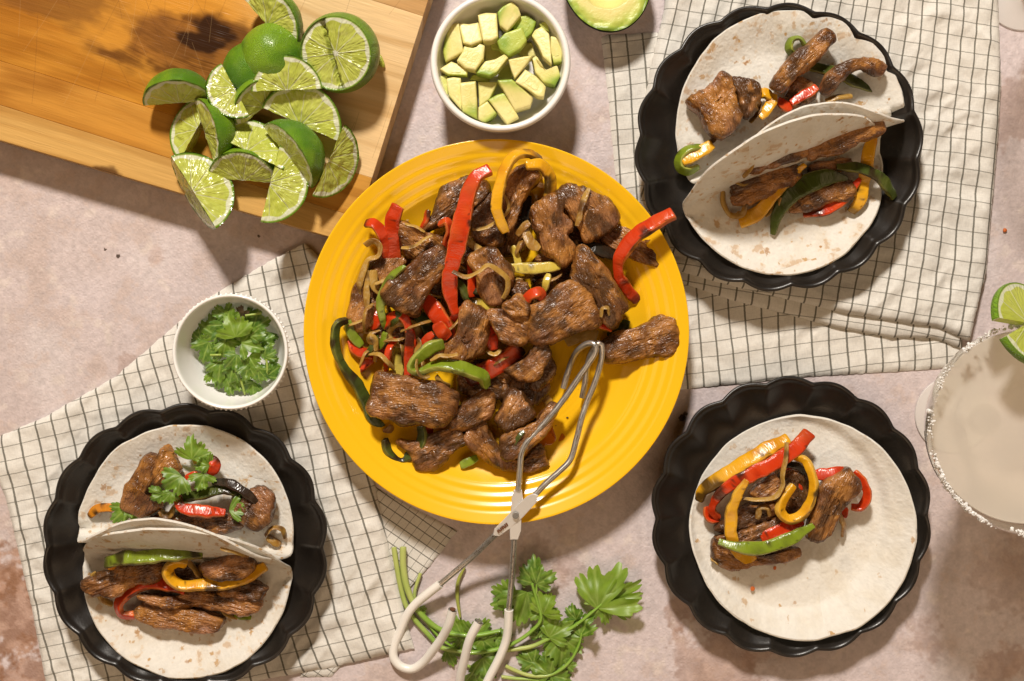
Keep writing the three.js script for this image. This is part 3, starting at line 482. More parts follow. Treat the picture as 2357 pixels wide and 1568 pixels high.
{ // the lime wheel on the rim: a slice with a slot
  const R = 0.0285, th = 0.0055, gap = 13 * D2R, n = 96, f = (a) => gap + (2 * Math.PI - 2 * gap) * a;
  const wob = (t) => 1 + 0.012 * Math.sin(t * 3 + 1);
  const face = (y, flip) => surf(n, 16, (a, b) => { const t = f(flip ? 1 - a : a), r = R * Math.max(0.02, b) * wob(t); return new THREE.Vector3(Math.cos(t) * r, y, -Math.sin(t) * r); }, { uv: (a, b) => { const t = f(flip ? 1 - a : a); return [0.5 + 0.494 * b * Math.cos(t), 0.5 + 0.494 * b * Math.sin(t)]; } });
  const wallG = [0, 1].map((k) => surf(12, 4, (a, b) => { const t = k ? 2 * Math.PI - gap : gap, r = R * Math.max(0.02, a); return new THREE.Vector3(Math.cos(t) * r, lerp(th / 2, -th / 2, b), -Math.sin(t) * r); }, { uv: (a, b) => [0.5 + 0.45 * a, 0.5] }));
  const o = thing('lime_slice', 'slotted lime wheel perched on the salted rim of the margarita glass', 'lime slice', null, P(2360, 747, 0.1735));
  part('flesh', mergeGeometries([face(th / 2, false), face(-th / 2, true), ...wallG]), M.limeFlesh, o);
  const r = surf(n, 6, (a, b) => { const t = f(a), e = Math.sin(b * Math.PI); return new THREE.Vector3(Math.cos(t) * (R * wob(t) + 0.0007 * e), lerp(th / 2, -th / 2, b), -Math.sin(t) * (R * wob(t) + 0.0007 * e)); });
  part('rind', paint(flatUV(r, 20), () => [0.16, 0.30, 0.02]), M.rind, o);
  o.rotation.set(0.25, 197 * D2R, 0.62, 'YXZ');
}
// ---------- food makers ----------
let FLOOR = 0;                                             // height (mm) of the surface that the pieces being laid rest on
const size = (Z, w) => w * Z.k * SPAN * 0.97;
let pieceNo = 0;
function beefColor(seed, { sear = 0.3, pink = 0.2 }, grain) {
  pink = Math.min(1, pink + 0.3 * hash3(Math.round(seed * 100), 1, 2));
  const cg = Math.cos(grain), sg = Math.sin(grain);
  return (x, y, z, ny) => {
    const a = x * cg + z * sg, b = -x * sg + z * cg, n1 = fbm(x * 85 + seed, y * 85, z * 85, 3), f = noise(a * 70, b * 520, y * 520 + seed), f2 = noise(a * 160 + 5, b * 1100, y * 1100), blot = fbm(x * 150, y * 150 + seed, z * 150, 2);
    let c = mix3([0.105, 0.036, 0.009], [0.375, 0.160, 0.038], sstep(-0.45, 0.5, n1 + f * 0.18));
    c = mix3(c, [0.54, 0.295, 0.095], 0.5 * sstep(0.1, 0.8, f * 0.25 + f2 * 0.35 + blot * 0.8)); c = mix3(c, [0.40, 0.150, 0.014], 0.5 * sstep(0.05, 0.6, blot));
    c = mix3(c, [0.42, 0.20, 0.11], pink * 0.75 * sstep(-0.1, 0.5, fbm(x * 60 + 7, y * 60, z * 60 + seed, 2)));
    c = mix3(c, [0.06, 0.024, 0.008], 0.88 * sstep(0.73 - sear, 0.95 - sear, 0.5 + 0.75 * fbm((x * cg + z * sg) * 60 + seed * 3, (-x * sg + z * cg) * 85, y * 80, 3)));
    if (noise(x * 700, y * 700, z * 700) > 0.72) c = mix3(c, [0.02, 0.012, 0.008], 0.7);     // ground pepper
    return c;
  };
}
function beefRelief(g, seed, grain, amp = 1) {
  const cg = Math.cos(grain), sg = Math.sin(grain);
  displace(g, (x, y, z) => {
    const a = x * cg + z * sg, b = -x * sg + z * cg, q = noise(x * 48 + seed, y * 48, z * 48), w = b + 0.0028 * q + 0.0016 * noise(a * 110, b * 110, seed), r = 1 - 2 * Math.abs(noise(a * 85, w * 270, y * 270 + seed)), r2 = noise(a * 260, w * 620, y * 620), show = 0.35 + 0.65 * sstep(-0.3, 0.4, q);
    return amp * (0.0016 * fbm(x * 80 + seed, y * 80, z * 80, 3) + show * (0.00085 * r + 0.0006 * r2) - 0.0016 * sstep(0.5, 0.85, noise(a * 34 + 9, w * 140, y * 90 + seed)));
  });
}
function grow(pts, k) { const c = [0, 1].map((i) => pts.reduce((a, p) => a + p[i], 0) / pts.length); return pts.map(([x, y]) => [c[0] + (x - c[0]) * k, c[1] + (y - c[1]) * k]); }
function steak(Z, pts, { h = 0, t = 15, g = 0, slope = [0, 0], p = 6.5, q = 5, amp = 1, ...look }, label, group) {
  const seed = ++pieceNo * 1.37, y0 = FLOOR + h, grain = g * D2R; slope = [slope[0] + 0.16 * (hash3(pieceNo, 3, 1) - 0.5), slope[1] + 0.2 * (hash3(pieceNo, 4, 1) - 0.62)];
  const geo = lump(grow(pts, 1.06).map(([x, y]) => at(Z, x, y, y0 + t * 0.62)), { y0: y0 / 1000, t: t / 1000, n: 112, rows: 40, slope, p, q, sharp: 0.35 });
  displace(geo, (x, y, z) => 0.0030 * fbm(x * 38 + seed, y * 38, z * 38, 2) + 0.0011 * fbm(x * 210 + seed, y * 170, z * 170, 2)); beefRelief(geo, seed, grain, amp); flatUV(geo, 26, grain + Math.PI / 2); paint(geo, beefColor(seed, look, grain));
  return solo('steak_piece', geo, M.beef, label, 'steak piece', group);
}
function steakBar(Z, pts, { w = 100, t = 13, roll = [0], ...look }, label, group) {     // a bent or long piece
  const seed = ++pieceNo * 1.37, a = pts[0], b = pts[pts.length - 1], grain = Math.atan2(b[1] - a[1], b[0] - a[0]);
  const geo = sweep(pts.map(([x, y, h]) => at(Z, x, y, FLOOR + h)), { w: size(Z, w), t: t / 1000, roll, nSec: 44, step: 0.0012, taper: [0.7, 0.95, 1, 0.95, 1, 0.75], p: 3, seed });
  displace(geo, (x, y, z) => 0.0026 * fbm(x * 42 + seed, y * 42, z * 42, 2)); beefRelief(geo, seed, grain); flatUV(geo, 26, grain + Math.PI / 2); paint(geo, beefColor(seed, look, grain));
  return solo('steak_piece', geo, M.beef, label, 'steak piece', group);
}
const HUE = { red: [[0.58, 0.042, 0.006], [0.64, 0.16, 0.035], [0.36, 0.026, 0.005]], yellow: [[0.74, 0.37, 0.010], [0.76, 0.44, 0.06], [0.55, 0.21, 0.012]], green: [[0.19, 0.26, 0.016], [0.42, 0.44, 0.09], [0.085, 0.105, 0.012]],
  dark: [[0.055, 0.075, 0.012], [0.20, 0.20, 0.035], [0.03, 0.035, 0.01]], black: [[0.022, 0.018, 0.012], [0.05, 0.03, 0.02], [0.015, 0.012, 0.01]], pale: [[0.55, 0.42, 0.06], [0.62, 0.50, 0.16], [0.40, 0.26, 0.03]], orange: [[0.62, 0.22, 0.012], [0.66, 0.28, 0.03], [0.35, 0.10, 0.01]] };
const PNAME = { red: 'red_pepper_strip', yellow: 'yellow_pepper_strip', green: 'green_pepper_strip', dark: 'green_pepper_strip', black: 'charred_pepper_strip', pale: 'yellow_pepper_strip', orange: 'yellow_pepper_strip' };
function pepper(Z, pts, { w = 60, t = 2.8, c = 'red', roll = [0], char = 0.08, curl = 0.14, taper, tip = 0 }, label, group) {
  const seed = ++pieceNo * 2.13, [skin, flesh, deep] = HUE[c], turn = pts[pts.length - 1][0] - pts[0][0] < 0 ? -1 : 1;
  const geo = sweep(pts.map(([x, y, h]) => at(Z, x, y, FLOOR + h)), { w: size(Z, w * 1.05), t: t / 1000, roll: roll.map((r) => r * turn), curl, nSec: 22, step: 0.0016, seed, wob: 0.035, taper: taper ?? [0.72, 0.95, 1, 1, 0.95, 0.7], p: 5.5,
    color: (x, ca, sa, X, Y, Zz) => {
      const n = fbm(X * 120 + seed, Y * 120, Zz * 120, 3), edge = Math.abs(ca) > 0.8 ? 0.9 : sa < -0.1 ? 0.6 : 0;
      let k = mix3(skin, flesh, edge); k = mix3(k, deep, 0.75 * sstep(0.0, 0.55, n)); k = mix3(k, flesh, 0.3 * sstep(0.1, 0.6, fbm(X * 60 + 3, Y * 60, Zz * 60 + seed, 2)));
      const burn = Math.max(sstep(0.76 - char, 0.9 - char, 0.5 + 0.8 * fbm(X * 70 + seed, Y * 70 + 2, Zz * 70, 3)), tip ? sstep(0.1, 0, (tip > 0 ? x : 1 - x) - 0.02 - 0.06 * n) * 0.9 : 0);
      const rimBurn = Math.abs(ca) > 0.8 ? 0.7 * sstep(0.12, 0.4, fbm(X * 90 + 11, Y * 90, Zz * 90 + seed, 2)) : 0; k = mix3(k, [0.028, 0.014, 0.007], Math.max(0.9 * burn, rimBurn)); if (noise(X * 600, Y * 600, Zz * 600 + seed) > 0.8) k = mix3(k, [0.03, 0.02, 0.01], 0.8); return k;
    } });
  displace(geo, (x, y, z) => 0.0012 * fbm(x * 110 + seed, y * 110, z * 110, 3));
  return solo(PNAME[c], geo, M.pepper, label, 'pepper strip', group);
}
function onion(Z, pts, { w = 36, t = 0.9, roll = [45], brown = 0.4, curl = 0.25, taper }, label, group) {
  const seed = ++pieceNo * 1.91;
  const geo = sweep(pts.map(([x, y, h]) => at(Z, x, y, FLOOR + h)), { w: size(Z, w * 1.12), t: t / 1000, roll: roll.map((r) => (r + 15) * (pts[pts.length - 1][0] < pts[0][0] ? -1 : 1)), curl, nSec: 16, step: 0.0014, seed, wob: 0.1, taper: taper ?? [0.75, 1, 0.9, 1, 0.95, 0.7],
    color: (x, ca, sa, X, Y, Zz) => { const n = fbm(X * 110 + seed, Y * 110, Zz * 110, 3); let k = mix3([0.56, 0.335, 0.065], [0.30, 0.125, 0.018], sstep(-0.35, 0.5, n + brown - 0.4)); k = mix3(k, [0.70, 0.56, 0.30], 0.4 * sstep(0.2, 0.6, noise(ca * 3, x * 30, seed))); return mix3(k, [0.10, 0.04, 0.012], 0.8 * sstep(0.3, 0.55, fbm(X * 80, Y * 80 + seed, Zz * 80, 2) + brown * 0.25)); } });
  return solo('onion_strip', geo, M.onion, label, 'onion strip', group);
}
// a cilantro blade: three lobes, each toothed; base at the origin, tip along -z
function leafGeo(L, { seed = 1, spread = 1, wave = 0.12, fold = 0.25, droop = 0.2, tint = 0, cut = 0.46 } = {}) {
  const lobes = [[-68, 0.80], [-24, 0.93], [14, 1.0], [62, 0.84]].map(([a, l], i) => [(a + 12 * noise2(i * 3.1, seed, 3)) * spread, l * (1 + 0.14 * noise2(i * 2.3, seed, 5))]);
  const radius = (t) => { let r = 0.2; for (const [a, l] of lobes) { const d = Math.abs(t - a); const k = l * (1 - Math.pow(d / (30 * spread), 1.9) * cut); const dd = d < 40 * spread ? k : 0.2; if (dd > r) r = dd; } const saw = (x) => 1 - Math.pow(Math.abs(((x % 1) + 1) % 1 - 0.5) * 2, 2.2); r *= 1 - 0.15 * (1 - saw(t * 0.074 / spread + seed * 0.3)) - 0.035 * (1 - saw(t * 0.16 / spread + 0.3 + seed)); const e = Math.max(0, Math.abs(t) - 82 * spread) / (26 * spread); return r * (1 - 0.62 * sstep(0, 1, e)); };
  const top = 108 * spread;
  const g = surf(130, 10, (a, b) => {
    const t = lerp(-top, top, a), r = L * radius(t) * Math.max(0.004, Math.pow(b, 0.9)), x = Math.sin(t * D2R) * r, z = -Math.cos(t * D2R) * r, q = r / L;
    let near = 99; for (const [an] of lobes) near = Math.min(near, Math.abs(t - an));
    const y = L * (fold * Math.abs(x / L) * 0.6 - droop * q * q + wave * noise2(x / L * 4 + seed, z / L * 4, 3) * q - 0.035 * sstep(9, 0, near) * q + wave * 0.5 * Math.sin(t * 0.11 + seed) * q * q);
    return new THREE.Vector3(x, y, z);
  }, { color: (a, b) => { const t = lerp(-top, top, a); let near = 99; for (const [an] of lobes) near = Math.min(near, Math.abs(t - an)); const vein = sstep(3.2, 0.8, near * Math.max(0.3, b)), v2 = sstep(0.75, 0.95, Math.abs(Math.sin((near * 0.16 - b * 9)))) * 0.25;
    let c = mix3([0.095, 0.205, 0.012], [0.19, 0.32, 0.018], 0.5 + 0.5 * noise2(a * 6, b * 4, seed) + tint); return mix3(c, [0.27, 0.40, 0.07], clamp(vein * 0.75 + v2)); } });
  return g;
}
function placeLeaf(g, pos, dir, pitch = 20, roll = 0) {      // dir: degrees clockwise from up in the photo; pitch lifts the tip
  const m = new THREE.Matrix4().makeRotationFromEuler(new THREE.Euler(pitch * D2R, -dir * D2R, roll * D2R, 'YXZ')); g.applyMatrix4(m); g.translate(pos.x, pos.y, pos.z); return g;
}
const leafCache = {};
function looseLeaf(Z, x, y, hmm, Lz, dir, pitch, roll, seed, label, group, opt = {}) {
  const g = placeLeaf(leafGeo(size(Z, Lz), { seed, ...opt }), at(Z, x, y, FLOOR + hmm), dir, pitch, roll);
  return solo('cilantro_leaf', g, M.leaf, label, 'cilantro leaf', group);
}
// ---------- limes on the board ----------
function wedgeGeos(R, A, seed) {                            // the cut edge lies along x; face one is level, facing up, its arc towards -z; the body hangs below
  const a = A * D2R, shape = (th) => R * (1 + 0.05 * Math.pow(Math.abs(Math.cos(th)), 6)), dirv = (t) => [0, -Math.sin(t), -Math.cos(t)], rag = (x) => 0.014 * R * noise2(x / R * 7, seed, 3);
  const rind = surf(48, 30, (u, v) => { const th = Math.PI * u, t = a * v, r = shape(th), d = dirv(t); return new THREE.Vector3(Math.cos(th) * r, d[1] * Math.sin(th) * r, d[2] * Math.sin(th) * r); }, { uv: (u, v) => [u * 1.6, v * a * 0.55] });
  displace(rind, (x, y, z) => 0.0009 * fbm(x * 90 + seed, y * 90, z * 90, 2));
  const flip = (g) => { const id = g.index; for (let i = 0; i < id.count; i += 3) { const q = id.getX(i); id.setX(i, id.getX(i + 2)); id.setX(i + 2, q); } g.computeVertexNormals(); return g; };
  paint(rind, (x, y, z, i) => { const n = fbm(x * 60 + seed, y * 60, z * 60, 3), e = Math.abs(x) / R; let c = mix3([0.075, 0.20, 0.008], [0.185, 0.33, 0.014], sstep(-0.4, 0.5, n + (hash3(Math.floor(seed * 7), 1, 1) - 0.5) * 0.7)); return mix3(c, [0.42, 0.46, 0.06], sstep(0.9, 1.02, e) * 0.7); });
  const face = (t, other) => { const d = dirv(t); const g = surf(56, 26, (u, v) => { const th = Math.PI * u, r = shape(th), s = v, X = Math.cos(th) * r * s, S = Math.sin(th) * r * s, k = s < 0.985 ? 1 : 0; const bulge = 0.0009 * fbm2(X * 220, S * 220, seed + t * 3, 2) * k; const rg = S < 0.0018 ? rag(X) * (1 - S / 0.0018) : 0; const nn = other ? [0, -Math.cos(t), Math.sin(t)] : [0, 1, 0]; return new THREE.Vector3(X, d[1] * (S + rg * 0.5) + nn[1] * bulge, d[2] * (S + rg * 0.5) + nn[2] * bulge); },
    { uv: (u, v) => { const th = Math.PI * u; const q = seed * 0.7 + (other ? 2 : 0), cx = Math.cos(th) * v, cy = Math.sin(th) * v, off = 0.05; const rr_ = v, X = cx, Y = cy + off * (1 - v); const cq = Math.cos(q), sq = Math.sin(q); return [0.5 + 0.5 * (X * cq - Y * sq), 0.5 + 0.5 * (X * sq + Y * cq)]; } }); return other ? g : flip(g); };
  return { rind: flip(rind), flesh: mergeGeometries([face(0, false), face(a, true)]) };
}
let limeNo = 0;
function limeWedge(x, y, hmm, { R = 26, A = 88, rot = 0, tilt = 0, roll = 0 }, label) {
  const g = wedgeGeos(R / 1000, A, ++limeNo * 1.7), pos = at(ZA, x, y, hmm), o = thing('lime_wedge', label, 'lime wedge', 'lime pieces on the cutting board', pos);
  o.rotation.set(tilt * D2R, rot * D2R, roll * D2R, 'YXZ');
  part('rind', g.rind, M.rind, o); part('flesh', g.flesh, M.limeFlesh, o); return o;
}
const BT0 = BH * 1000;                                       // the board's top, mm
limeWedge(1578, 150, BT0 + 21, { R: 26, A: 95, rot: -48, tilt: 34 }, 'lime wedge standing at the top edge of the cutting board, cut face to the knot');
limeWedge(1610, 335, BT0 + 14, { R: 25, A: 150, rot: 12, tilt: 158 }, 'lime piece lying rind up with a glossy highlight, behind the wedge showing white core');
limeWedge(1490, 425, BT0 + 9, { R: 23, A: 100, rot: 42, tilt: 128 }, 'small rind-up lime piece tucked under the glossy rind-up lime');
limeWedge(1690, 530, BT0 + 30, { R: 25, A: 75, rot: 2, tilt: 12 }, 'lime wedge with white core and brown stem end, perched on the heap');
limeWedge(1056, 606, BT0 + 17, { R: 25.5, A: 100, rot: 4, tilt: 60 }, 'rind-up lime wedge at the heap end nearest the knot, cut face in shadow');
limeWedge(1160, 758, BT0 + 17, { R: 25, A: 62, rot: 62, tilt: -28 }, 'lime wedge with shaded flesh curling round its neighbour beside the rind-up wedge');
limeWedge(1385, 528, BT0 + 27, { R: 21, A: 70, rot: 118, tilt: 14 }, 'pale lime wedge with bright white membrane pointing up, mid heap');
limeWedge(1560, 628, BT0 + 14, { R: 24, A: 90, rot: 38, tilt: 52 }, 'lime wedge sunk in the heap with its cut face dark');
limeWedge(1205, 780, BT0 + 18, { R: 24, A: 95, rot: -72, tilt: 58 }, 'lime wedge upright with green rind outward, hugging the shaded-flesh wedge');
limeWedge(1770, 732, BT0 + 19, { R: 30, A: 70, rot: -24, tilt: 12 }, 'big lime wedge with a broad spoked face, just below the half lime');
limeWedge(1452, 888, BT0 + 26, { R: 29, A: 60, rot: -27, tilt: -32 }, 'lime wedge bridging the middle of the heap, spoked flesh upward');
limeWedge(1692, 928, BT0 + 21, { R: 28, A: 92, rot: -52, tilt: 62 }, 'lime wedge showing mostly dark green rind, behind the front half-moon wedge');
limeWedge(1430, 1062, BT0 + 13, { R: 25, A: 92, rot: -4, tilt: 40 }, 'lime wedge with pale star core, low in front of the bridging wedge');
limeWedge(1140, 1132, BT0 + 24, { R: 30, A: 88, rot: -58, tilt: -24 }, 'lime wedge overhanging the front edge of the board, cut edge up');
limeWedge(1592, 1082, BT0 + 25, { R: 28, A: 75, rot: -104, tilt: -4 }, 'flat half-moon lime wedge in front of the dark green wedge');
limeWedge(1935, 945, BT0 + 25, { R: 27.5, A: 42, rot: -114, tilt: -47 }, 'lone lime wedge on the board corner nearest the yellow plate');
{ // the half lime, sliced down the middle but still together
  const R = 0.0295, cap = 0.42, pos = at(ZA, 2004, 312, BT0 + 25), o = thing('lime_half', 'half lime cut face up with a slit down its middle, resting on the board', 'lime half', 'lime pieces on the cutting board', pos);
  const rd = R * Math.sqrt(1 - cap * cap), capY = R * cap;
  const rind = surf(72, 40, (u, v) => { const t = u * Math.PI * 2, ph = lerp(Math.acos(cap), Math.PI - 0.02, v); return new THREE.Vector3(Math.cos(t) * Math.sin(ph) * R, Math.max(-0.024, Math.cos(ph) * R), -Math.sin(t) * Math.sin(ph) * R); }, { wrap: true, uv: (u, v) => [u * 3.2, v * 1.3] });
  paint(rind, (x, y, z) => mix3([0.08, 0.205, 0.008], [0.18, 0.32, 0.014], sstep(-0.4, 0.5, fbm(x * 60, y * 60, z * 60, 3)))); part('rind', rind, M.rind, o);
  const face = surf(96, 40, (u, v) => { const t = u * Math.PI * 2, r = rd * Math.max(0.002, v), x = Math.cos(t) * r, z = -Math.sin(t) * r, dx = x + 0.0035 + 0.0006 * noise2(z * 300, 1, 2); return new THREE.Vector3(x, capY - (v < 0.98 ? 0.0065 * sstep(0.0022, 0.0003, Math.abs(dx)) + (dx < 0 ? 0.0016 : 0) : 0) + 0.0006 * fbm2(x * 200, z * 200, 3, 2) * (v < 0.97 ? 1 : 0), z); }, { wrap: true, uv: (u, v) => { const t = u * Math.PI * 2; return [0.5 + 0.497 * v * Math.cos(t), 0.5 + 0.497 * v * Math.sin(t)]; } });
  part('flesh', face, M.limeFlesh, o); o.rotation.set(0.20, 14 * D2R, 0.20, 'YXZ');
}
{ const g = lump([[2222, 335], [2245, 325], [2268, 380], [2262, 400], [2235, 385]].map(([x, y]) => at(ZA, x, y, BT0 + 2)), { y0: BH, t: 0.004, n: 30, rows: 12 }); paint(flatUV(g, 20), () => [0.45, 0.48, 0.06]); solo('lime_scrap', g, M.rind, 'tiny yellow-green scrap of lime beside the half lime', 'lime scrap'); }
// ---------- diced avocado ----------
function dice(pts, h, t, { slope = [0, 0], green = 0, side = null, hollow = 0 }, label) {
  const seed = ++pieceNo * 1.71, geo = lump(pts.map(([x, y]) => at(ZV, x, y, h + t)), { y0: h / 1000, t: t / 1000, n: 80, rows: 30, slope, p: 12, q: 14, sharp: 0.06 });
  const b = new THREE.Box3().setFromBufferAttribute(geo.attributes.position), c = b.getCenter(new THREE.Vector3()), s = b.getSize(new THREE.Vector3());
  displace(geo, (x, y, z, i) => 0.0004 * fbm(x * 90 + seed, y * 90, z * 90, 2) - (geo.attributes.normal.getY(i) < 0.5 ? hollow : 0) * 0.004 * Math.exp(-(((x - c.x) / s.x) ** 2 + ((z - b.min.z) / s.z) ** 2) * 9));
  flatUV(geo, 1);
  paint(geo, (x, y, z, i, ny) => { const n = fbm(x * 80 + seed, y * 80, z * 80, 3); let k = mix3([0.72, 0.645, 0.27], [0.66, 0.60, 0.21], sstep(-0.3, 0.4, n));
    let g = green; if (side) { const d = ((x - c.x) / s.x) * side[0] + ((z - c.z) / s.z) * side[1]; g = Math.max(g, sstep(0.02, 0.42, d + 0.10 * n)); }
    k = mix3(k, mix3([0.42, 0.50, 0.075], [0.20, 0.33, 0.025], sstep(-0.2, 0.5, n + g - 0.8)), g * 0.95); return mix3(k, [0.42, 0.52, 0.10], 0.3 * sstep(0.45, 0.6, fbm(x * 260, y * 260, z * 260 + seed, 2))); });
  return solo('avocado_cube', geo, M.avocado, label, 'avocado cube', 'diced avocado in the white bowl');
}
dice([[590, 380], [720, 350], [780, 440], [740, 520], [600, 510]], 22, 9, {}, 'avocado cube low in the bowl behind the pitted cube, half hidden');
dice([[720, 600], [800, 540], [860, 620], [800, 690], [710, 670]], 20, 10, { green: 0.35 }, 'dark-shaded avocado cube deep between the triangular piece and the green slab');
dice([[900, 380], [1000, 360], [1040, 480], [960, 500], [880, 460]], 21, 9, {}, 'yellow avocado cube sunk behind the pointed crescent near the bowl middle');
dice([[640, 360], [720, 350], [730, 430], [660, 420]], 30, 5, { green: 0.7 }, 'little mashed green avocado bit by the scraped green piece');
dice([[500, 640], [640, 660], [620, 700], [470, 680]], 27, 8, { green: 0.8 }, 'green sliver of avocado squeezed between upper and lower cubes');
dice([[220, 650], [276, 648], [282, 820], [236, 750]], 30, 9, { green: 0.6 }, 'slim green avocado bit against the bowl wall beside the tall pale block');
dice([[236, 420], [262, 290], [312, 200], [378, 196], [398, 330], [416, 450], [262, 526]], 30, 14, { slope: [0.25, 0], side: [-1, -0.1] }, 'avocado crescent with a green outer edge leaning on the bowl wall');
dice([[370, 190], [460, 198], [546, 184], [578, 350], [480, 395], [414, 375]], 28, 16, { slope: [0, 0.25], hollow: 0.5 }, 'smooth yellow avocado cube with concave front edge, near the bowl rim');
dice([[535, 122], [610, 100], [702, 106], [716, 320], [660, 355], [582, 356]], 30, 16, { slope: [0, 0.15] }, 'tall yellow avocado block speckled with green specks, by the back rim');
dice([[708, 110], [750, 60], [832, 8], [888, 55], [910, 122], [792, 268], [728, 222]], 34, 14, { side: [-0.8, -0.4], slope: [-0.25, 0] }, 'avocado chunk touching the back rim, one face green and one yellow');
dice([[830, 225], [885, 145], [960, 125], [1042, 182], [1005, 280], [925, 352], [870, 300]], 30, 11, { green: 1 }, 'dark green avocado skin-side piece in the shade of the rim');
dice([[704, 350], [770, 280], [920, 232], [958, 345], [905, 420], [800, 482], [728, 425]], 36, 12, { green: 1 }, 'rough bright green avocado piece, scraped skin side up');
dice([[1062, 200], [1130, 178], [1152, 270], [1090, 250]], 32, 9, { green: 0.85 }, 'small green avocado chip at the shaded bowl wall');
dice([[1000, 298], [1030, 250], [1085, 224], [1150, 290], [1165, 420], [1172, 562], [1095, 490], [1058, 395]], 34, 11, { slope: [0.15, 0.1] }, 'long pointed pale avocado crescent standing by the bowl wall');
dice([[1165, 310], [1238, 322], [1264, 430], [1260, 532], [1188, 544], [1163, 450]], 31, 13, { side: [0, 0.8], green: 0.15 }, 'two-tone avocado chunk pressed against the side of the bowl');
dice([[360, 520], [400, 450], [420, 392], [500, 402], [560, 366], [602, 386], [590, 500], [520, 605], [430, 585]], 34, 13, { hollow: 0.8, slope: [0, 0.1] }, 'yellow avocado cube with a scooped pit hollow on its top');
dice([[214, 590], [310, 522], [400, 560], [450, 605], [448, 650], [285, 642]], 34, 10, { side: [0, 0.9], slope: [0, 0.2] }, 'wedge-shaped yellow avocado piece with green lower edge beside the wall');
dice([[522, 630], [600, 520], [690, 500], [770, 456], [802, 490], [705, 620], [640, 656]], 36, 12, { side: [-0.2, 1], slope: [0, 0.15] }, 'boomerang-shaped avocado slice in the middle of the bowl');
dice([[800, 510], [900, 490], [1008, 474], [950, 560], [855, 672], [825, 600]], 38, 10, {}, 'triangular pale avocado piece in the middle of the bowl');
dice([[1000, 500], [1040, 470], [1080, 560], [1130, 596], [1222, 558], [1247, 650], [1200, 735], [1100, 705], [1030, 620]], 30, 14, { hollow: 1, side: [0.4, 0.7] }, 'curved avocado piece cupping the pit hollow next to the square cube');
dice([[860, 700], [945, 590], [1040, 650], [1124, 740], [1105, 835], [1050, 830], [950, 760]], 37, 13, { slope: [0, 0.12] }, 'square creamy avocado cube set diagonally on the heap');
dice([[270, 672], [330, 660], [392, 668], [402, 800], [402, 948], [290, 820]], 31, 14, { side: [-0.6, 0.7] }, 'tall pale avocado block fading to green against the bowl wall');
dice([[385, 712], [450, 700], [522, 690], [532, 850], [530, 1015], [405, 955]], 33, 15, { side: [0, 1] }, 'upright creamy avocado block with green foot, beside the tall pale block');
dice([[540, 700], [620, 698], [708, 702], [640, 850], [552, 912]], 27, 13, { green: 0.25 }, 'shaded olive avocado wedge between two pale blocks');
dice([[708, 690], [830, 680], [930, 760], [1012, 832], [990, 905], [856, 946], [790, 830]], 32, 15, { side: [0.4, -1], slope: [0, -0.15] }, 'avocado slab with a broad green skin edge, near the empty bowl floor');
dice([[624, 852], [700, 810], [772, 792], [830, 890], [892, 1005], [792, 1066], [700, 950]], 29, 15, { side: [-0.1, -1.0] }, 'oblong avocado piece with green top end, lowest towards the front rim');
dice([[540, 920], [622, 866], [702, 970], [650, 1020], [600, 1048], [528, 1022]], 28, 13, { side: [0.5, 0.8] }, 'small yellow avocado cube with green underside at the front rim');
{ // the avocado half at the top edge
  const o = thing('avocado_half', 'halved avocado with green flesh and pit hollow, mostly beyond the top edge', 'avocado half', null, P(1394, -58, 0.03));
  const ax = 0.0345, az = 0.044, n = 96;
  const r = (t) => 1 + 0.14 * Math.max(0, Math.sin(t)) ** 2;    // narrower, longer end away from us
  const skin = surf(n, 30, (u, v) => { const t = u * Math.PI * 2, ph = Math.PI / 2 + v * Math.PI / 2 * 0.99, s = Math.sin(ph); return new THREE.Vector3(Math.cos(t) * ax * s * (1 + 0.015 * noise2(t * 4, ph * 6, 1)), Math.cos(ph) * 0.029, -Math.sin(t) * az * s * r(t)); }, { wrap: true, uv: (u, v) => [u * 6, v * 3] });
  part('skin', skin, M.avoSkin, o);
  const fl = surf(n, 40, (u, v) => { const t = u * Math.PI * 2, q = Math.max(0.002, v) * 0.985, x = Math.cos(t) * ax * q, z = -Math.sin(t) * az * q * r(t), d = Math.hypot(x, z - 0.006) / 0.0195; return new THREE.Vector3(x, 0.0004 + 0.0022 * fbm2(x * 150, z * 150, 5, 3) * sstep(0.8, 0.95, v) * sstep(1.0, 0.97, v) - (d < 1 ? 0.015 * Math.sqrt(1 - d * d) : 0), z); }, { wrap: true, uv: (u, v, p) => [p.x, p.z],
    color: (u, v, p) => { const n1 = fbm2(p.x * 120, p.z * 120, 3, 3), n2 = fbm2(p.x * 300, p.z * 300, 7, 2); let c = mix3([0.66, 0.585, 0.21], [0.42, 0.49, 0.085], sstep(0.66, 0.95, v + 0.08 * n1)); c = mix3(c, [0.15, 0.24, 0.02], sstep(0.9, 0.99, v + 0.03 * n1)); return mix3(c, [0.33, 0.44, 0.05], sstep(0.15, 0.45, n2) * sstep(0.75, 0.9, v)); } });
  part('flesh', fl, M.avocado, o); o.rotation.y = 0.22;
}
// ---------- the fajita pile on the yellow plate ----------
const YP = 'steak pieces on the yellow plate', YR_ = 'pepper strips on the yellow plate', YO = 'onion strips on the yellow plate';
FLOOR = PY * 1000 + 9.2;
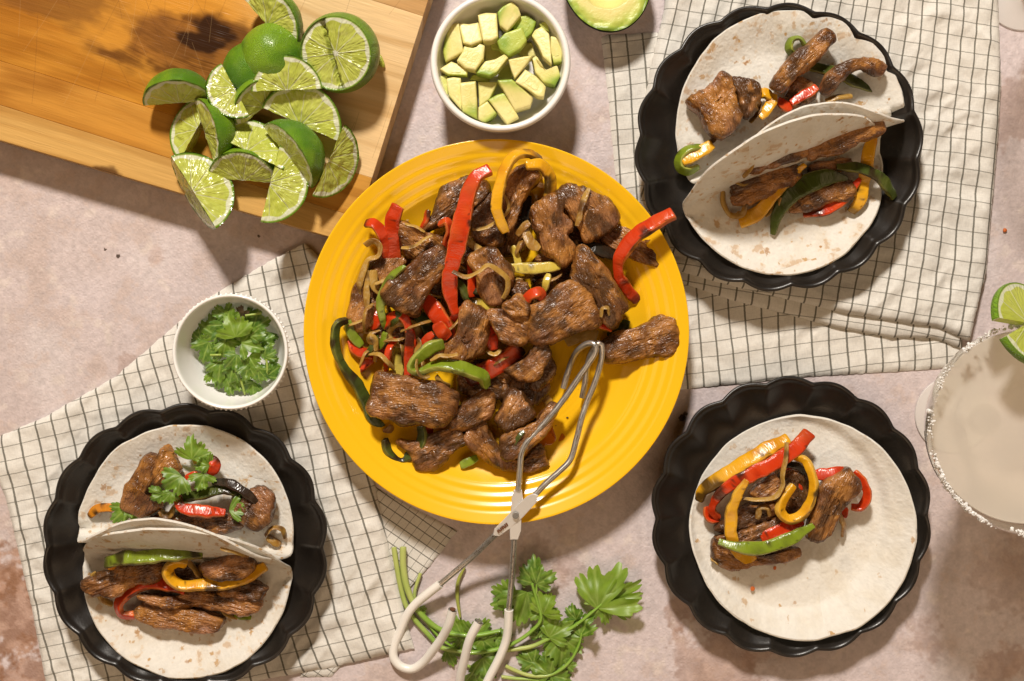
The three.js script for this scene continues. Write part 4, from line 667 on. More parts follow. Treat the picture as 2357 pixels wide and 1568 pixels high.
// buried lower layer
const BUR = 'dark steak piece mostly buried under the pile on the yellow plate';
for (const [x, y, r, g] of [[700, 900, 120, 20], [900, 760, 120, 70], [1180, 640, 130, 110], [1480, 860, 130, 10], [1290, 1180, 120, 60], [980, 1000, 110, 40], [760, 1290, 90, 0], [1100, 1500, 130, 30], [1330, 1560, 110, 100], [1520, 1010, 130, 50], [1560, 700, 110, 20], [560, 1200, 100, 0]]) {
  const pts = []; for (let k = 0; k < 7; k++) { const a = -k / 7 * 6.283, q = r * 1.2 * (0.85 + 0.3 * hash3(x, k, 3)); pts.push([x + Math.cos(a) * q, y + Math.sin(a) * q * 0.8]); }
  steak(ZB, pts, { h: 0.5, t: 11, g, sear: 0.34 }, BUR, 'buried steak pieces on the yellow plate');
}
// upper arc, far side
steak(ZB, [[760, 612], [735, 622], [790, 520], [838, 380], [900, 345], [985, 312], [1092, 330], [1112, 400], [1040, 470], [930, 520], [870, 570]], { h: 6, t: 18, g: -40, sear: 0.34, slope: [-0.1, 0] }, 'blackened steak slab standing behind the tall red pepper strip', YP);
steak(ZB, [[1208, 350], [1262, 282], [1340, 245], [1406, 290], [1350, 385], [1302, 480], [1270, 610], [1222, 640], [1200, 470]], { h: 8, t: 20, g: -62, sear: 0.24, slope: [0, 0] }, 'long steak piece framed by the arching yellow pepper strip at the top', YP);
steak(ZB, [[1020, 530], [1062, 460], [1150, 412], [1190, 520], [1200, 630], [1190, 704], [1100, 706], [1018, 650]], { h: 7, t: 15, g: -50, sear: 0.26 }, 'steak piece with an onion shred across it, between red and yellow strips', YP);
steak(ZB, [[1372, 500], [1420, 458], [1492, 428], [1537, 440], [1545, 520], [1600, 590], [1572, 650], [1626, 712], [1605, 785], [1546, 832], [1500, 780], [1430, 742], [1404, 650], [1362, 590]], { h: 14, t: 20, g: 78, sear: 0.2, slope: [0, -0.06] }, 'upright ridged steak piece with grain running down, beside the topmost grey-brown piece', YP);
steak(ZB, [[1508, 405], [1580, 346], [1700, 388], [1826, 450], [1882, 540], [1832, 630], [1690, 684], [1650, 612], [1600, 530], [1538, 470]], { h: 13, t: 20, g: 62, sear: 0.22, pink: 0.3, slope: [0, -0.1] }, 'broad steak piece at the top edge of the pile with an onion shred on it', YP);
steak(ZB, [[1788, 662], [1852, 596], [1940, 620], [2012, 690], [2102, 668], [2132, 770], [2092, 832], [1990, 802], [1900, 762], [1800, 702]], { h: 4, t: 14, g: 28, sear: 0.2 }, 'steak piece under the red strip that sticks out over the rim', YP);
steak(ZB, [[578, 570], [650, 600], [742, 640], [832, 668], [862, 712], [800, 742], [742, 802], [640, 762], [598, 682]], { h: 12, t: 16, g: 30, sear: 0.24 }, 'small steak wedge with a pale onion draped on it, next to two red strips', YP);
steak(ZB, [[488, 960], [560, 880], [650, 820], [730, 762], [832, 724], [872, 800], [832, 892], [770, 962], [722, 1072], [682, 1122], [590, 1092], [510, 1042]], { h: 22, t: 18, g: -40, sear: 0.36, slope: [0.05, -0.16] }, 'big dark seared steak slab lying over a green strip, west side of the pile', YP);
steak(ZB, [[980, 792], [1060, 740], [1152, 734], [1202, 800], [1252, 862], [1242, 952], [1182, 1052], [1110, 1052], [1050, 972], [1038, 880]], { h: 16, t: 20, g: 65, sear: 0.16, pink: 0.35, slope: [0, -0.05] }, 'steak piece ringed by a curled onion strip in the middle of the pile', YP);
steak(ZB, [[288, 1062], [310, 962], [400, 862], [422, 800], [520, 778], [622, 802], [562, 882], [472, 962], [452, 1082], [432, 1172], [340, 1202], [280, 1132]], { h: 3, t: 15, g: 100, sear: 0.2 }, 'steak piece at the west edge half covered by limp onions', YP);
steak(ZB, [[1350, 1172], [1372, 1090], [1450, 1030], [1530, 952], [1602, 930], [1702, 1012], [1752, 1142], [1742, 1192], [1602, 1222], [1502, 1282], [1420, 1286], [1350, 1262]], { h: 20, t: 20, g: -36, sear: 0.1, pink: 0.45, slope: [-0.02, -0.1], p: 5 }, 'largest glistening steak slab, right of centre, with diagonal grain', YP);
steak(ZB, [[1622, 872], [1652, 738], [1722, 768], [1792, 860], [1862, 952], [1922, 1052], [1892, 1122], [1832, 1192], [1760, 1142], [1722, 1022], [1602, 922]], { h: 14, t: 22, g: 58, sear: 0.2, slope: [-0.2, -0.05] }, 'tall steak piece leaning behind the largest glistening slab', YP);
steak(ZB, [[1788, 1372], [1800, 1290], [1900, 1222], [2022, 1182], [2112, 1134], [2192, 1160], [2226, 1282], [2192, 1362], [2060, 1362], [1950, 1382], [1850, 1387]], { h: 1, t: 18, g: -18, sear: 0.14, pink: 0.2 }, 'bar-shaped steak piece alone on the east side by the tong tips', YP);
steak(ZB, [[1078, 1112], [1162, 1070], [1202, 1080], [1282, 1008], [1342, 1062], [1347, 1152], [1342, 1272], [1270, 1292], [1180, 1270], [1130, 1190]], { h: 22, t: 17, g: 25, sear: 0.1, pink: 0.45, slope: [0, 0.0] }, 'pinkish folded steak chunk joining two slabs at the pile centre', YP);
steak(ZB, [[848, 1292], [920, 1232], [952, 1100], [990, 1054], [1072, 1100], [1102, 1152], [1092, 1292], [1070, 1352], [960, 1402], [870, 1352]], { h: 21, t: 18, g: -68, sear: 0.16, slope: [0, -0.08] }, 'steak piece with near-vertical grain just above the bright green strip', YP);
steak(ZB, [[1210, 1442], [1330, 1372], [1392, 1290], [1442, 1290], [1482, 1352], [1442, 1422], [1402, 1502], [1290, 1512]], { h: 12, t: 18, g: -35, sear: 0.38 }, 'charred steak nub above the tong arms, deep brown', YP);
steak(ZB, [[1238, 962], [1290, 920], [1342, 962], [1332, 1012], [1260, 1012]], { h: 17, t: 12, g: 0, sear: 0.34 }, 'small black charred steak bit in the gap at the pile centre', YP);
steak(ZB, [[1200, 1080], [1220, 1040], [1285, 1005], [1350, 1060], [1345, 1130], [1270, 1125]], { h: 33, t: 11, g: 40, sear: 0.1, pink: 0.2 }, 'small steak knob on top of the pinkish folded chunk', YP);
// near side
steak(ZC, [[418, 592], [432, 452], [470, 370], [622, 400], [760, 422], [922, 490], [922, 562], [890, 662], [800, 692], [700, 662], [600, 682], [500, 652]], { h: 16, t: 21, g: 8, sear: 0.26, slope: [0, -0.12], p: 6 }, 'wide layered steak slab with level grain below the green strip', YP);
steak(ZC, [[888, 692], [922, 590], [1002, 520], [1102, 468], [1142, 540], [1122, 622], [1030, 682], [950, 702]], { h: 8, t: 16, g: -32, sear: 0.36 }, 'shaded steak piece at the flank of the wide layered slab', YP);
steak(ZC, [[1148, 642], [1200, 552], [1232, 480], [1312, 468], [1342, 552], [1372, 622], [1290, 692], [1210, 702]], { h: 12, t: 18, g: -62, sear: 0.36 }, 'stubby dark steak piece with crisp edge below the charred nub', YP);
steak(ZC, [[978, 762], [1010, 690], [1080, 660], [1122, 732], [1182, 832], [1222, 882], [1242, 942], [1100, 892], [1020, 832]], { h: 3, t: 15, g: 52, sear: 0.14, pink: 0.35 }, 'lower steak piece with a split grain near the southern plate floor', YP);
steak(ZC, [[1218, 882], [1320, 878], [1402, 786], [1442, 820], [1456, 912], [1380, 952], [1250, 952]], { h: 0.5, t: 13, g: -10, sear: 0.18 }, 'steak end lying in the oily patch under the tong arms', YP);
steak(ZC, [[1188, 762], [1230, 720], [1330, 690], [1402, 640], [1472, 550], [1542, 570], [1490, 642], [1452, 722], [1382, 782], [1310, 852], [1220, 882], [1194, 832]], { h: 12, t: 15, g: -38, sear: 0.12, pink: 0.2 }, 'long pale-ended steak piece crossing beneath the left tong arm', YP);
steak(ZC, [[588, 782], [640, 768], [700, 770], [800, 720], [932, 700], [972, 782], [920, 832], [850, 892], [780, 947], [690, 942], [658, 882]], { h: 2, t: 16, g: -25, sear: 0.2, pink: 0.15 }, 'southernmost crinkled steak piece beside the curled dark green strip', YP);
steak(ZC, [[1440, 270], [1480, 300], [1495, 360], [1440, 430], [1400, 470], [1370, 440]], { h: 4, t: 13, g: 60, sear: 0.34 }, 'blackish steak edge peeking out behind the charred nub', YP);
// red peppers
pepper(ZB, [[1115, 262, 47], [1040, 305, 49], [985, 430, 47], [948, 600, 45], [912, 760, 42], [880, 890, 37], [886, 1000, 33], [912, 1108, 27]], { w: 100, t: 5, c: 'red', roll: [25, 10, -8, -14], taper: [0.62, 0.85, 0.9, 1.05, 1.0, 0.85, 0.9, 0.4], char: 0.0, curl: 0.05 }, 'longest bright red pepper strip lying upright across the pile', YR_);
pepper(ZB, [[575, 478, 34], [545, 560, 30], [545, 690, 22], [560, 790, 16]], { w: 92, c: 'red', roll: [20, 10, 0], taper: [0.85, 1, 1, 0.8], char: 0 }, 'broad upright red pepper piece beside the small steak wedge', YR_);
pepper(ZB, [[388, 580, 24], [440, 580, 28], [490, 650, 26], [512, 780, 16]], { w: 68, c: 'red', roll: [40, 30, 10], char: 0.06, tip: 1 }, 'hooked red pepper strip at the upper west edge of the pile', YR_);
pepper(ZB, [[820, 582, 28], [868, 562, 33], [890, 620, 32], [872, 700, 26], [860, 790, 22]], { w: 58, c: 'red', roll: [50, 40, 30], char: 0.08 }, 'short curled red strip left against the longest red strip', YR_);
pepper(ZB, [[755, 505, 26], [738, 560, 26], [715, 612, 24]], { w: 38, c: 'red', roll: [55], char: 0.25, tip: 1 }, 'narrow red sliver with black tip by the blackened slab', YR_);
pepper(ZB, [[2195, 520, 40], [2100, 570, 38], [2010, 625, 36], [1940, 690, 33], [1885, 780, 28], [1875, 870, 22], [1915, 950, 14], [1985, 1035, 6]], { w: 82, t: 5, c: 'red', roll: [30, 35, 30, 20, 10, 0], taper: [0.85, 1, 1.05, 1, 0.8, 0.72, 0.75, 0.8], char: 0.06, tip: -1 }, 'red pepper strip projecting past the plate rim toward the black plate', YR_);
pepper(ZB, [[735, 990, 20], [790, 1090, 24], [850, 1180, 24], [895, 1260, 20]], { w: 95, t: 5, c: 'red', roll: [-20, -15, -10], char: 0.03 }, 'thick diagonal red strip below the big dark seared slab', YR_);
pepper(ZB, [[498, 1190, 18], [540, 1128, 25], [600, 1125, 27], [640, 1190, 25], [642, 1310, 22], [632, 1480, 17]], { w: 52, c: 'red', roll: [40, 30, 15, 0], char: 0.05 }, 'thin red strip bent like a cane on the west side', YR_);
pepper(ZB, [[1320, 1055, 34], [1355, 1000, 40], [1410, 985, 40], [1432, 1040, 34]], { w: 62, c: 'red', roll: [30], char: 0 }, 'little glossy red arch behind the largest steak slab', YR_);
pepper(ZB, [[420, 1200, 12], [455, 1140, 16], [470, 1080, 14]], { w: 60, c: 'red', roll: [10], char: 0.05 }, 'short red piece under the long green strip', YR_);
pepper(ZB, [[305, 1265, 9], [340, 1330, 10], [430, 1355, 8]], { w: 66, c: 'red', roll: [30], char: 0.02, taper: [0.9, 1, 0.9] }, 'curved red pepper end lying by the plate wall', YR_);
pepper(ZB, [[335, 1465, 4], [410, 1390, 6], [530, 1310, 9]], { w: 42, c: 'red', roll: [20], char: 0.03 }, 'slim red sliver low on the west plate floor', YR_);
pepper(ZB, [[1300, 1310, 16], [1210, 1390, 19], [1120, 1440, 18], [990, 1505, 12]], { w: 110, t: 5, c: 'red', roll: [-25, -20, -15], char: 0.1 }, 'wide shiny red strip emerging right of the bright green strip', YR_);
pepper(ZB, [[810, 1170, 30], [835, 1220, 30], [880, 1250, 26]], { w: 80, c: 'red', roll: [-10], char: 0 }, 'red pepper flap touching the near-vertical grained steak', YR_);
pepper(ZB, [[700, 1330, 18], [745, 1265, 23], [785, 1230, 25]], { w: 56, c: 'red', roll: [10], char: 0.02 }, 'stubby red piece just above the green strip bend', YR_);
pepper(ZB, [[900, 1150, 22], [960, 1105, 25], [1010, 1080, 25]], { w: 66, c: 'red', roll: [-20], char: 0 }, 'red tip poking from below the foot of the longest red strip', YR_);
pepper(ZB, [[1110, 1170, 20], [1130, 1250, 20], [1140, 1320, 18]], { w: 66, c: 'red', roll: [15], char: 0.05 }, 'shaded red slice between two centre steak pieces', YR_);
pepper(ZB, [[1000, 760, 24], [1010, 880, 25], [1010, 1010, 22]], { w: 52, c: 'red', roll: [25], char: 0.1 }, 'narrow red strip running beside the onion-ringed steak', YR_);
pepper(ZB, [[1740, 1160, 28], [1790, 1190, 26], [1835, 1215, 24]], { w: 36, c: 'red', roll: [20], char: 0, taper: [0.9, 0.8, 0.3] }, 'tiny red point below the tall leaning steak', YR_);
pepper(ZC, [[762, 670, 12], [765, 745, 7]], { w: 46, c: 'red', roll: [0], char: 0.1 }, 'bit of red pepper under the wide layered slab', YR_);
// yellow peppers
pepper(ZB, [[1415, 205, 33], [1350, 168, 38], [1265, 180, 43], [1205, 265, 45], [1168, 400, 46], [1165, 520, 44], [1212, 630, 38]], { w: 66, t: 4.6, c: 'yellow', roll: [55, 45, 25, 10, 10], char: 0.04, tip: 1, taper: [0.7, 0.9, 1, 0.95, 1, 1, 0.7] }, 'yellow pepper strip arching at the top of the pile with a charred end', YR_);
pepper(ZB, [[1335, 240, 44], [1410, 232, 42], [1475, 300, 36], [1480, 385, 30], [1455, 460, 20]], { w: 66, t: 4.6, c: 'yellow', roll: [10, 25, 40], char: 0.08 }, 'second yellow hook beside the long framed steak piece', YR_);
pepper(ZB, [[1228, 838, 23], [1340, 845, 25], [1440, 840, 26], [1530, 830, 24]], { w: 62, c: 'pale', roll: [10], char: 0.05 }, 'pale yellow strip lying level in the centre', YR_);
pepper(ZB, [[1436, 985, 33], [1452, 930, 36], [1466, 880, 34]], { w: 36, c: 'pale', roll: [20], char: 0.05 }, 'short yellow-green stick beside the little red arch', YR_);
pepper(ZB, [[1250, 720, 22], [1275, 770, 23], [1290, 830, 22]], { w: 46, c: 'pale', roll: [0], char: 0.1 }, 'yellow stub above the level pale strip', YR_);
pepper(ZB, [[560, 1310, 8], [585, 1390, 9], [575, 1480, 8]], { w: 72, c: 'pale', roll: [0], char: 0.02 }, 'soft pale pepper piece left of the cane-shaped red strip', YR_);
pepper(ZB, [[480, 1480, 4], [540, 1465, 6], [590, 1500, 6]], { w: 42, c: 'yellow', roll: [0], char: 0.02 }, 'small yellow bit above the wide layered slab', YR_);
pepper(ZB, [[1000, 1050, 29], [1060, 1052, 30], [1135, 1085, 27]], { w: 58, c: 'pale', roll: [15], char: 0.03 }, 'olive-yellow pepper tongue over the top of the near-vertical steak', YR_);
// green peppers
pepper(ZB, [[622, 832, 40], [555, 878, 38], [498, 960, 33], [475, 1060, 28], [485, 1140, 24], [505, 1200, 18]], { w: 52, c: 'green', roll: [30, 20, 0, -10], char: 0.0, taper: [0.35, 0.9, 0.8, 1.15, 0.8, 0.5] }, 'slender green strip tucked under the big dark seared slab', YR_);
pepper(ZB, [[840, 1290, 36], [770, 1318, 39], [700, 1370, 40], [655, 1430, 37], [700, 1452, 36], [800, 1418, 39], [900, 1418, 41], [1010, 1445, 39], [1080, 1480, 35], [1100, 1540, 29]], { w: 78, t: 5, c: 'green', roll: [25, 30, 40, 55, 60, 45, 40, 40, 45], char: 0, taper: [0.75, 1, 0.85, 0.6, 0.6, 0.9, 1.1, 1.1, 1, 0.7] }, 'bright green pepper strip bent back on itself, front of the pile', YR_);
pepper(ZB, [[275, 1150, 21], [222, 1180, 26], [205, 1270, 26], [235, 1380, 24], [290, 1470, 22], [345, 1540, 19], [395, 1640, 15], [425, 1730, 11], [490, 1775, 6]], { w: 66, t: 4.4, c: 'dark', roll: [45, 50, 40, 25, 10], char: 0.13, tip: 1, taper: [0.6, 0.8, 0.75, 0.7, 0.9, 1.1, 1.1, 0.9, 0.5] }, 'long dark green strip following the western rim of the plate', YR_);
pepper(ZB, [[285, 1150, 16], [310, 1235, 14], [360, 1300, 10]], { w: 60, c: 'green', roll: [20], char: 0.08 }, 'green piece beside the curled pale onion', YR_);
pepper(ZB, [[505, 1225, 18], [490, 1270, 16], [470, 1315, 12]], { w: 42, c: 'green', roll: [30], char: 0 }, 'small green tip below the slender green strip', YR_);
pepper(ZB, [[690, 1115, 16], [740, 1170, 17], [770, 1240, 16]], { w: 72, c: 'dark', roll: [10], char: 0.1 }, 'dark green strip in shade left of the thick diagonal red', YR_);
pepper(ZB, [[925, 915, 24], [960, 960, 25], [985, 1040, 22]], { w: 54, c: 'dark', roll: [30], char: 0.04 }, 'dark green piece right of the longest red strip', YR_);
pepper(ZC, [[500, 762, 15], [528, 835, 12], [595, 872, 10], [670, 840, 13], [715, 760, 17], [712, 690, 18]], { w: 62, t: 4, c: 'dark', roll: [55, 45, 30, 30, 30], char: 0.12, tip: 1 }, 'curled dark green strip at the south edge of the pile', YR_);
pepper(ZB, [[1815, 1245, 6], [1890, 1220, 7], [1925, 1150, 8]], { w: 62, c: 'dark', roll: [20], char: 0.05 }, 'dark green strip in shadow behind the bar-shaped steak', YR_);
pepper(ZC, [[950, 915, 6], [1000, 895, 7], [1045, 870, 6]], { w: 52, c: 'green', roll: [10], char: 0.0 }, 'bright green scrap alone on the yellow plate floor', YR_);
pepper(ZB, [[1650, 712, 22], [1760, 735, 22], [1870, 770, 16]], { w: 72, c: 'black', roll: [20], char: 0.3 }, 'blackened pepper skin under the broad top steak piece', YR_);
pepper(ZC, [[1265, 790, 27], [1290, 745, 29], [1318, 718, 28]], { w: 30, c: 'dark', roll: [20], char: 0 }, 'tiny green shred on the pale-ended steak piece', YR_);
pepper(ZB, [[1345, 420, 10], [1335, 500, 12], [1320, 580, 10]], { w: 56, c: 'black', roll: [10], char: 0.2 }, 'charred skin in the gap below the second yellow hook', YR_);
// onions
onion(ZB, [[900, 862, 45], [975, 892, 47], [1050, 862, 48], [1105, 822, 46], [1170, 852, 44], [1222, 905, 42], [1225, 965, 40], [1198, 1025, 38]], { w: 42, brown: 0.2, roll: [20, 50, 40, 30, 20] }, 'golden onion strip curling round the centre steak piece', YO);
onion(ZB, [[1018, 612, 30], [1090, 602, 31], [1150, 572, 31]], { w: 38, brown: 0.1 }, 'translucent onion shred between the longest red and the yellow strip', YO);
onion(ZB, [[598, 722, 34], [670, 712, 36], [735, 668, 36], [775, 650, 34]], { w: 38, brown: 0.05 }, 'pale onion tongue draped on the small steak wedge', YO);
onion(ZB, [[385, 712, 22], [430, 690, 25], [465, 720, 26], [455, 770, 24], [400, 790, 24], [365, 870, 22], [345, 950, 18], [352, 1035, 13]], { w: 44, brown: 0.25, roll: [30, 40, 20, 10] }, 'limp onion strand hooked over the western steak piece', YO);
onion(ZB, [[412, 860, 24], [390, 960, 23], [395, 1080, 20]], { w: 40, brown: 0.1, roll: [10] }, 'straight pale onion strand on the western steak piece', YO);
onion(ZB, [[435, 855, 25], [440, 930, 25], [470, 990, 23]], { w: 52, brown: 0.1, roll: [10] }, 'ridged onion slice next to the slender green strip', YO);
onion(ZB, [[440, 935, 27], [485, 915, 28], [520, 895, 27]], { w: 32, brown: 0.0 }, 'small crosswise onion shred above the ridged onion slice', YO);
onion(ZB, [[620, 582, 30], [690, 600, 31], [735, 630, 30]], { w: 28, brown: 0.05 }, 'fine onion thread along the small steak wedge edge', YO);
onion(ZB, [[440, 1395, 14], [438, 1310, 17], [402, 1270, 19], [412, 1240, 21], [445, 1260, 21], [452, 1330, 18]], { w: 38, brown: -0.1, roll: [30] }, 'looped pale onion knot standing near the western rim', YO);
onion(ZB, [[610, 1175, 14], [548, 1190, 15], [528, 1245, 15], [565, 1292, 14], [612, 1290, 14]], { w: 44, brown: 0, roll: [20] }, 'half ring of onion inside the cane-shaped red strip', YO);
onion(ZB, [[1632, 595, 36], [1652, 500, 37], [1672, 430, 37], [1702, 372, 36]], { w: 36, brown: 0.45, roll: [20] }, 'brown onion shred across the broad top steak piece', YO);
onion(ZB, [[1335, 625, 30], [1365, 690, 33], [1412, 730, 32]], { w: 58, brown: 0.2, roll: [10] }, 'wide limp onion on the side of the upright ridged steak', YO);
onion(ZB, [[1280, 650, 28], [1310, 600, 31], [1350, 570, 31]], { w: 46, brown: 0.6, roll: [20] }, 'browned onion curl against the upright ridged steak', YO);
onion(ZB, [[1100, 1330, 24], [1145, 1348, 25], [1182, 1322, 24]], { w: 36, brown: -0.1 }, 'pale onion crescent under the pinkish folded chunk', YO);
onion(ZB, [[690, 1380, 44], [690, 1440, 43], [720, 1482, 41], [765, 1480, 40]], { w: 28, brown: 0.3 }, 'thin golden onion thread over the bend of the bright green strip', YO);
onion(ZB, [[768, 1388, 42], [820, 1355, 43], [880, 1358, 43], [930, 1350, 42]], { w: 36, brown: 0.15 }, 'onion shred lying along the inner side of the bright green strip', YO);
onion(ZB, [[978, 670, 26], [1030, 715, 27], [1085, 745, 27]], { w: 48, brown: 0.1, roll: [10] }, 'onion slice above the onion-ringed centre steak', YO);
onion(ZB, [[1180, 385, 31], [1222, 440, 32], [1232, 500, 32], [1205, 540, 31]], { w: 30, brown: 0.1 }, 'fine onion loop inside the yellow pepper arch', YO);
onion(ZB, [[1560, 1270, 5], [1650, 1220, 6], [1750, 1250, 5]], { w: 110, t: 2.2, brown: -0.2, roll: [0] }, 'wide translucent onion sheet below the largest steak slab', YO);
onion(ZB, [[1770, 1130, 36], [1780, 1080, 38], [1815, 1075, 37], [1825, 1120, 35]], { w: 40, brown: 0.2 }, 'onion bit stuck to the tall leaning steak', YO);
onion(ZC, [[515, 690, 10], [545, 735, 6], [580, 740, 4]], { w: 66, brown: 0.7, roll: [10] }, 'scorched onion flap below the wide layered slab', YO);
onion(ZB, [[805, 1475, 20], [840, 1515, 19], [885, 1535, 17]], { w: 46, brown: 0.0 }, 'pale onion piece peeping below the bright green strip', YO);
onion(ZB, [[670, 1340, 20], [700, 1290, 22], [690, 1260, 21]], { w: 52, brown: 0.1 }, 'crumpled onion scrap left of the stubby red piece', YO);
onion(ZB, [[640, 1160, 16], [690, 1200, 17], [700, 1250, 15]], { w: 60, brown: 0.1, roll: [0] }, 'flat onion slice right of the cane-shaped red strip', YO);
onion(ZC, [[1395, 500, 5], [1450, 520, 6], [1480, 560, 4]], { w: 50, brown: 0.1, roll: [0] }, 'onion piece on the plate floor behind the pale-ended steak', YO);
onion(ZB, [[380, 1220, 15], [420, 1222, 16], [470, 1210, 15]], { w: 24, brown: 0.8 }, 'crisp blackened onion edge under the slender green strip', YO);
// thin shreds tangled through the pile
const tangle = [[330, 1150, 'o'], [400, 1130, 'o'], [520, 1060, 'o'], [560, 1240, 'o'], [480, 1390, 'o'], [600, 1330, 'o'], [380, 1370, 'o'], [690, 1180, 'o'], [760, 1010, 'o'], [800, 1090, 'g'], [420, 1290, 'g'], [540, 1350, 'r'], [660, 1250, 'r'], [560, 1120, 'g'], [950, 840, 'o'], [890, 1160, 'o'], [1290, 880, 'o'], [1480, 880, 'o'], [1180, 1380, 'o'], [1060, 960, 'g'], [650, 900, 'o'], [1290, 720, 'o'], [540, 720, 'o'], [610, 650, 'o'], [1480, 1000, 'o'], [720, 1430, 'o']];
tangle.forEach(([x, y, k], i) => {
  const a = hash3(i, 1, 7) * 3.14, L = 55 + 50 * hash3(i, 2, 7), b = (hash3(i, 3, 7) - 0.5) * 70, h = 14 + 12 * hash3(i, 4, 7), c = Math.cos(a), s = Math.sin(a), pts = [[x - c * L, y - s * L, h - 5], [x - c * L * 0.3 - s * b, y - s * L * 0.3 + c * b, h + 2], [x + c * L * 0.4 - s * b * 0.6, y + s * L * 0.4 + c * b * 0.6, h + 2], [x + c * L, y + s * L, h - 5]];
  if (k === 'o') onion(ZB, pts, { w: 26 + 14 * hash3(i, 5, 7), brown: 0.1 + 0.5 * hash3(i, 6, 7) }, 'thin onion shred tangled in the gaps of the pile on the yellow plate', 'onion shreds tangled in the pile');
  else pepper(ZB, pts, { w: 38, c: k === 'r' ? 'red' : 'dark', roll: [25], char: 0.1 }, k === 'r' ? 'thin red pepper shred tangled low in the western side of the pile' : 'thin green pepper shred tangled in the gaps of the pile', k === 'r' ? 'red shreds tangled in the pile' : 'green shreds tangled in the pile');
});
// small scraps on the bare side of the plate
for (const [x, y, s, nm] of [[1998, 590, 9, 'flake'], [2040, 605, 6, 'flake'], [1730, 825, 8, 'flake'], [1575, 635, 4, 'fleck'], [1780, 690, 3, 'fleck'], [1930, 690, 4, 'flake']]) {
  const g = lump([0, 1, 2, 3, 4, 5].map((k) => { const q = s * (0.7 + 0.6 * hash3(x, k, 1)); return at(ZC, x + Math.cos(k) * q * 1.6, y - Math.sin(k) * q, FLOOR + 0.5); }), { y0: (FLOOR - 0.2) / 1000, t: 0.0012, n: 20, rows: 8 });
  solo('food_crumb', g, nm === 'fleck' ? M.crumb : M.bit, 'tiny browned crumb on the bare floor of the yellow plate', 'crumb', 'crumbs on the yellow plate');
}
// ---------- fillings: upper taco plate ----------
FLOOR = 24;
const TA = 'fillings of the upper taco plate', TB = 'fillings of the cilantro taco plate', TC = 'fillings of the open tortilla';
steak(ZD, [[388, 590], [460, 545], [540, 480], [575, 440], [650, 490], [668, 600], [690, 690], [600, 792], [500, 770], [452, 680]], { h: 2, t: 22, g: 55, sear: 0.08, pink: 0.9, slope: [0.05, 0] }, 'rumpled pinkish steak chunk on the open flap of the topmost tortilla', TA);
steak(ZD, [[640, 470], [740, 478], [792, 520], [782, 610], [730, 692], [680, 662], [660, 560]], { h: 3, t: 18, g: 80, sear: 0.4 }, 'dark crusted steak piece leaning on the rumpled pinkish chunk', TA);
steakBar(ZD, [[900, 520, 14], [960, 430, 17], [1060, 345, 18], [1150, 275, 18], [1195, 220, 16]], { w: 120, t: 17, sear: 0.12 }, 'smooth finger-shaped steak piece pointing to the top tortilla edge', TA);
steakBar(ZD, [[1185, 530, 10], [1225, 460, 16], [1290, 410, 19], [1370, 375, 19], [1440, 385, 17], [1490, 415, 13]], { w: 92, t: 16, sear: 0.14 }, 'hooked glazed steak piece nearest the far side of the top tortilla', TA);
steak(ZD, [[940, 560], [1010, 470], [1080, 480], [1120, 560], [1050, 620], [960, 620]], { h: 1, t: 10, g: 20, sear: 0.3 }, 'steak scrap under the finger-shaped piece', TA);
pepper(ZD, [[1065, 262, 8], [1030, 222, 11], [985, 235, 12], [968, 290, 12], [1000, 325, 10], [1045, 300, 8]], { w: 58, c: 'green', roll: [60], char: 0 }, 'green pepper ring end beyond the finger-shaped steak', TA);
pepper(ZD, [[1100, 390, 10], [1220, 415, 10], [1340, 465, 7], [1470, 535, 2]], { w: 66, c: 'dark', roll: [15], char: 0.03, taper: [0.8, 1, 1, 0.5] }, 'green strip passing under the hooked glazed steak', TA);
pepper(ZD, [[1135, 515, 11], [1070, 555, 12], [985, 605, 11]], { w: 58, c: 'red', roll: [20], char: 0 }, 'bright red strip along the standing edge of the top tortilla', TA);
pepper(ZD, [[905, 585, 10], [940, 615, 10], [985, 640, 9]], { w: 58, c: 'red', roll: [10], char: 0.05 }, 'short red strip beside the bright red one on the top tortilla', TA);
pepper(ZD, [[795, 560, 10], [830, 545, 12], [870, 570, 11]], { w: 60, c: 'yellow', roll: [20], char: 0.05 }, 'yellow bit between steak chunk and red strips on top tortilla', TA);
pepper(ZD, [[885, 555, 11], [855, 630, 12], [800, 690, 11]], { w: 66, c: 'yellow', roll: [20], char: 0.05 }, 'bent yellow strip dipping behind the standing tortilla edge', TA);
onion(ZD, [[1190, 595, 10], [1260, 570, 12], [1340, 565, 11]], { w: 62, brown: 0.3, t: 3 }, 'golden onion at the standing edge near the hooked steak', TA);
onion(ZD, [[740, 720, 9], [790, 650, 11], [800, 600, 10]], { w: 44, brown: 0.3 }, 'onion shred beside the dark crusted steak', TA);
onion(ZD, [[470, 850, 6], [520, 820, 7], [545, 790, 7]], { w: 50, brown: 0.5 }, 'brown onion at the open mouth of the top tortilla', TA);
pepper(ZD, [[470, 862, 9], [385, 872, 12], [325, 925, 11], [325, 985, 9], [385, 1012, 7], [440, 985, 6]], { w: 64, c: 'green', roll: [55], char: 0.02 }, 'green pepper loop sticking out of the top taco mouth', TA);
pepper(ZD, [[520, 850, 11], [430, 905, 13], [345, 950, 12]], { w: 74, c: 'yellow', roll: [15], char: 0.03 }, 'yellow strip lying inside the green loop at the top taco mouth', TA);
steakBar(ZD, [[640, 985, 28], [760, 950, 30], [900, 915, 32], [1040, 885, 32], [1130, 870, 31]], { w: 130, t: 17, sear: 0.24 }, 'long steak slice in shade against the browned tortilla wall', TA);
steakBar(ZD, [[1090, 890, 31], [1200, 855, 34], [1330, 810, 34], [1430, 775, 32], [1495, 745, 29]], { w: 130, t: 17, sear: 0.22 }, 'second long steak slice reaching the corner of the browned wall', TA);
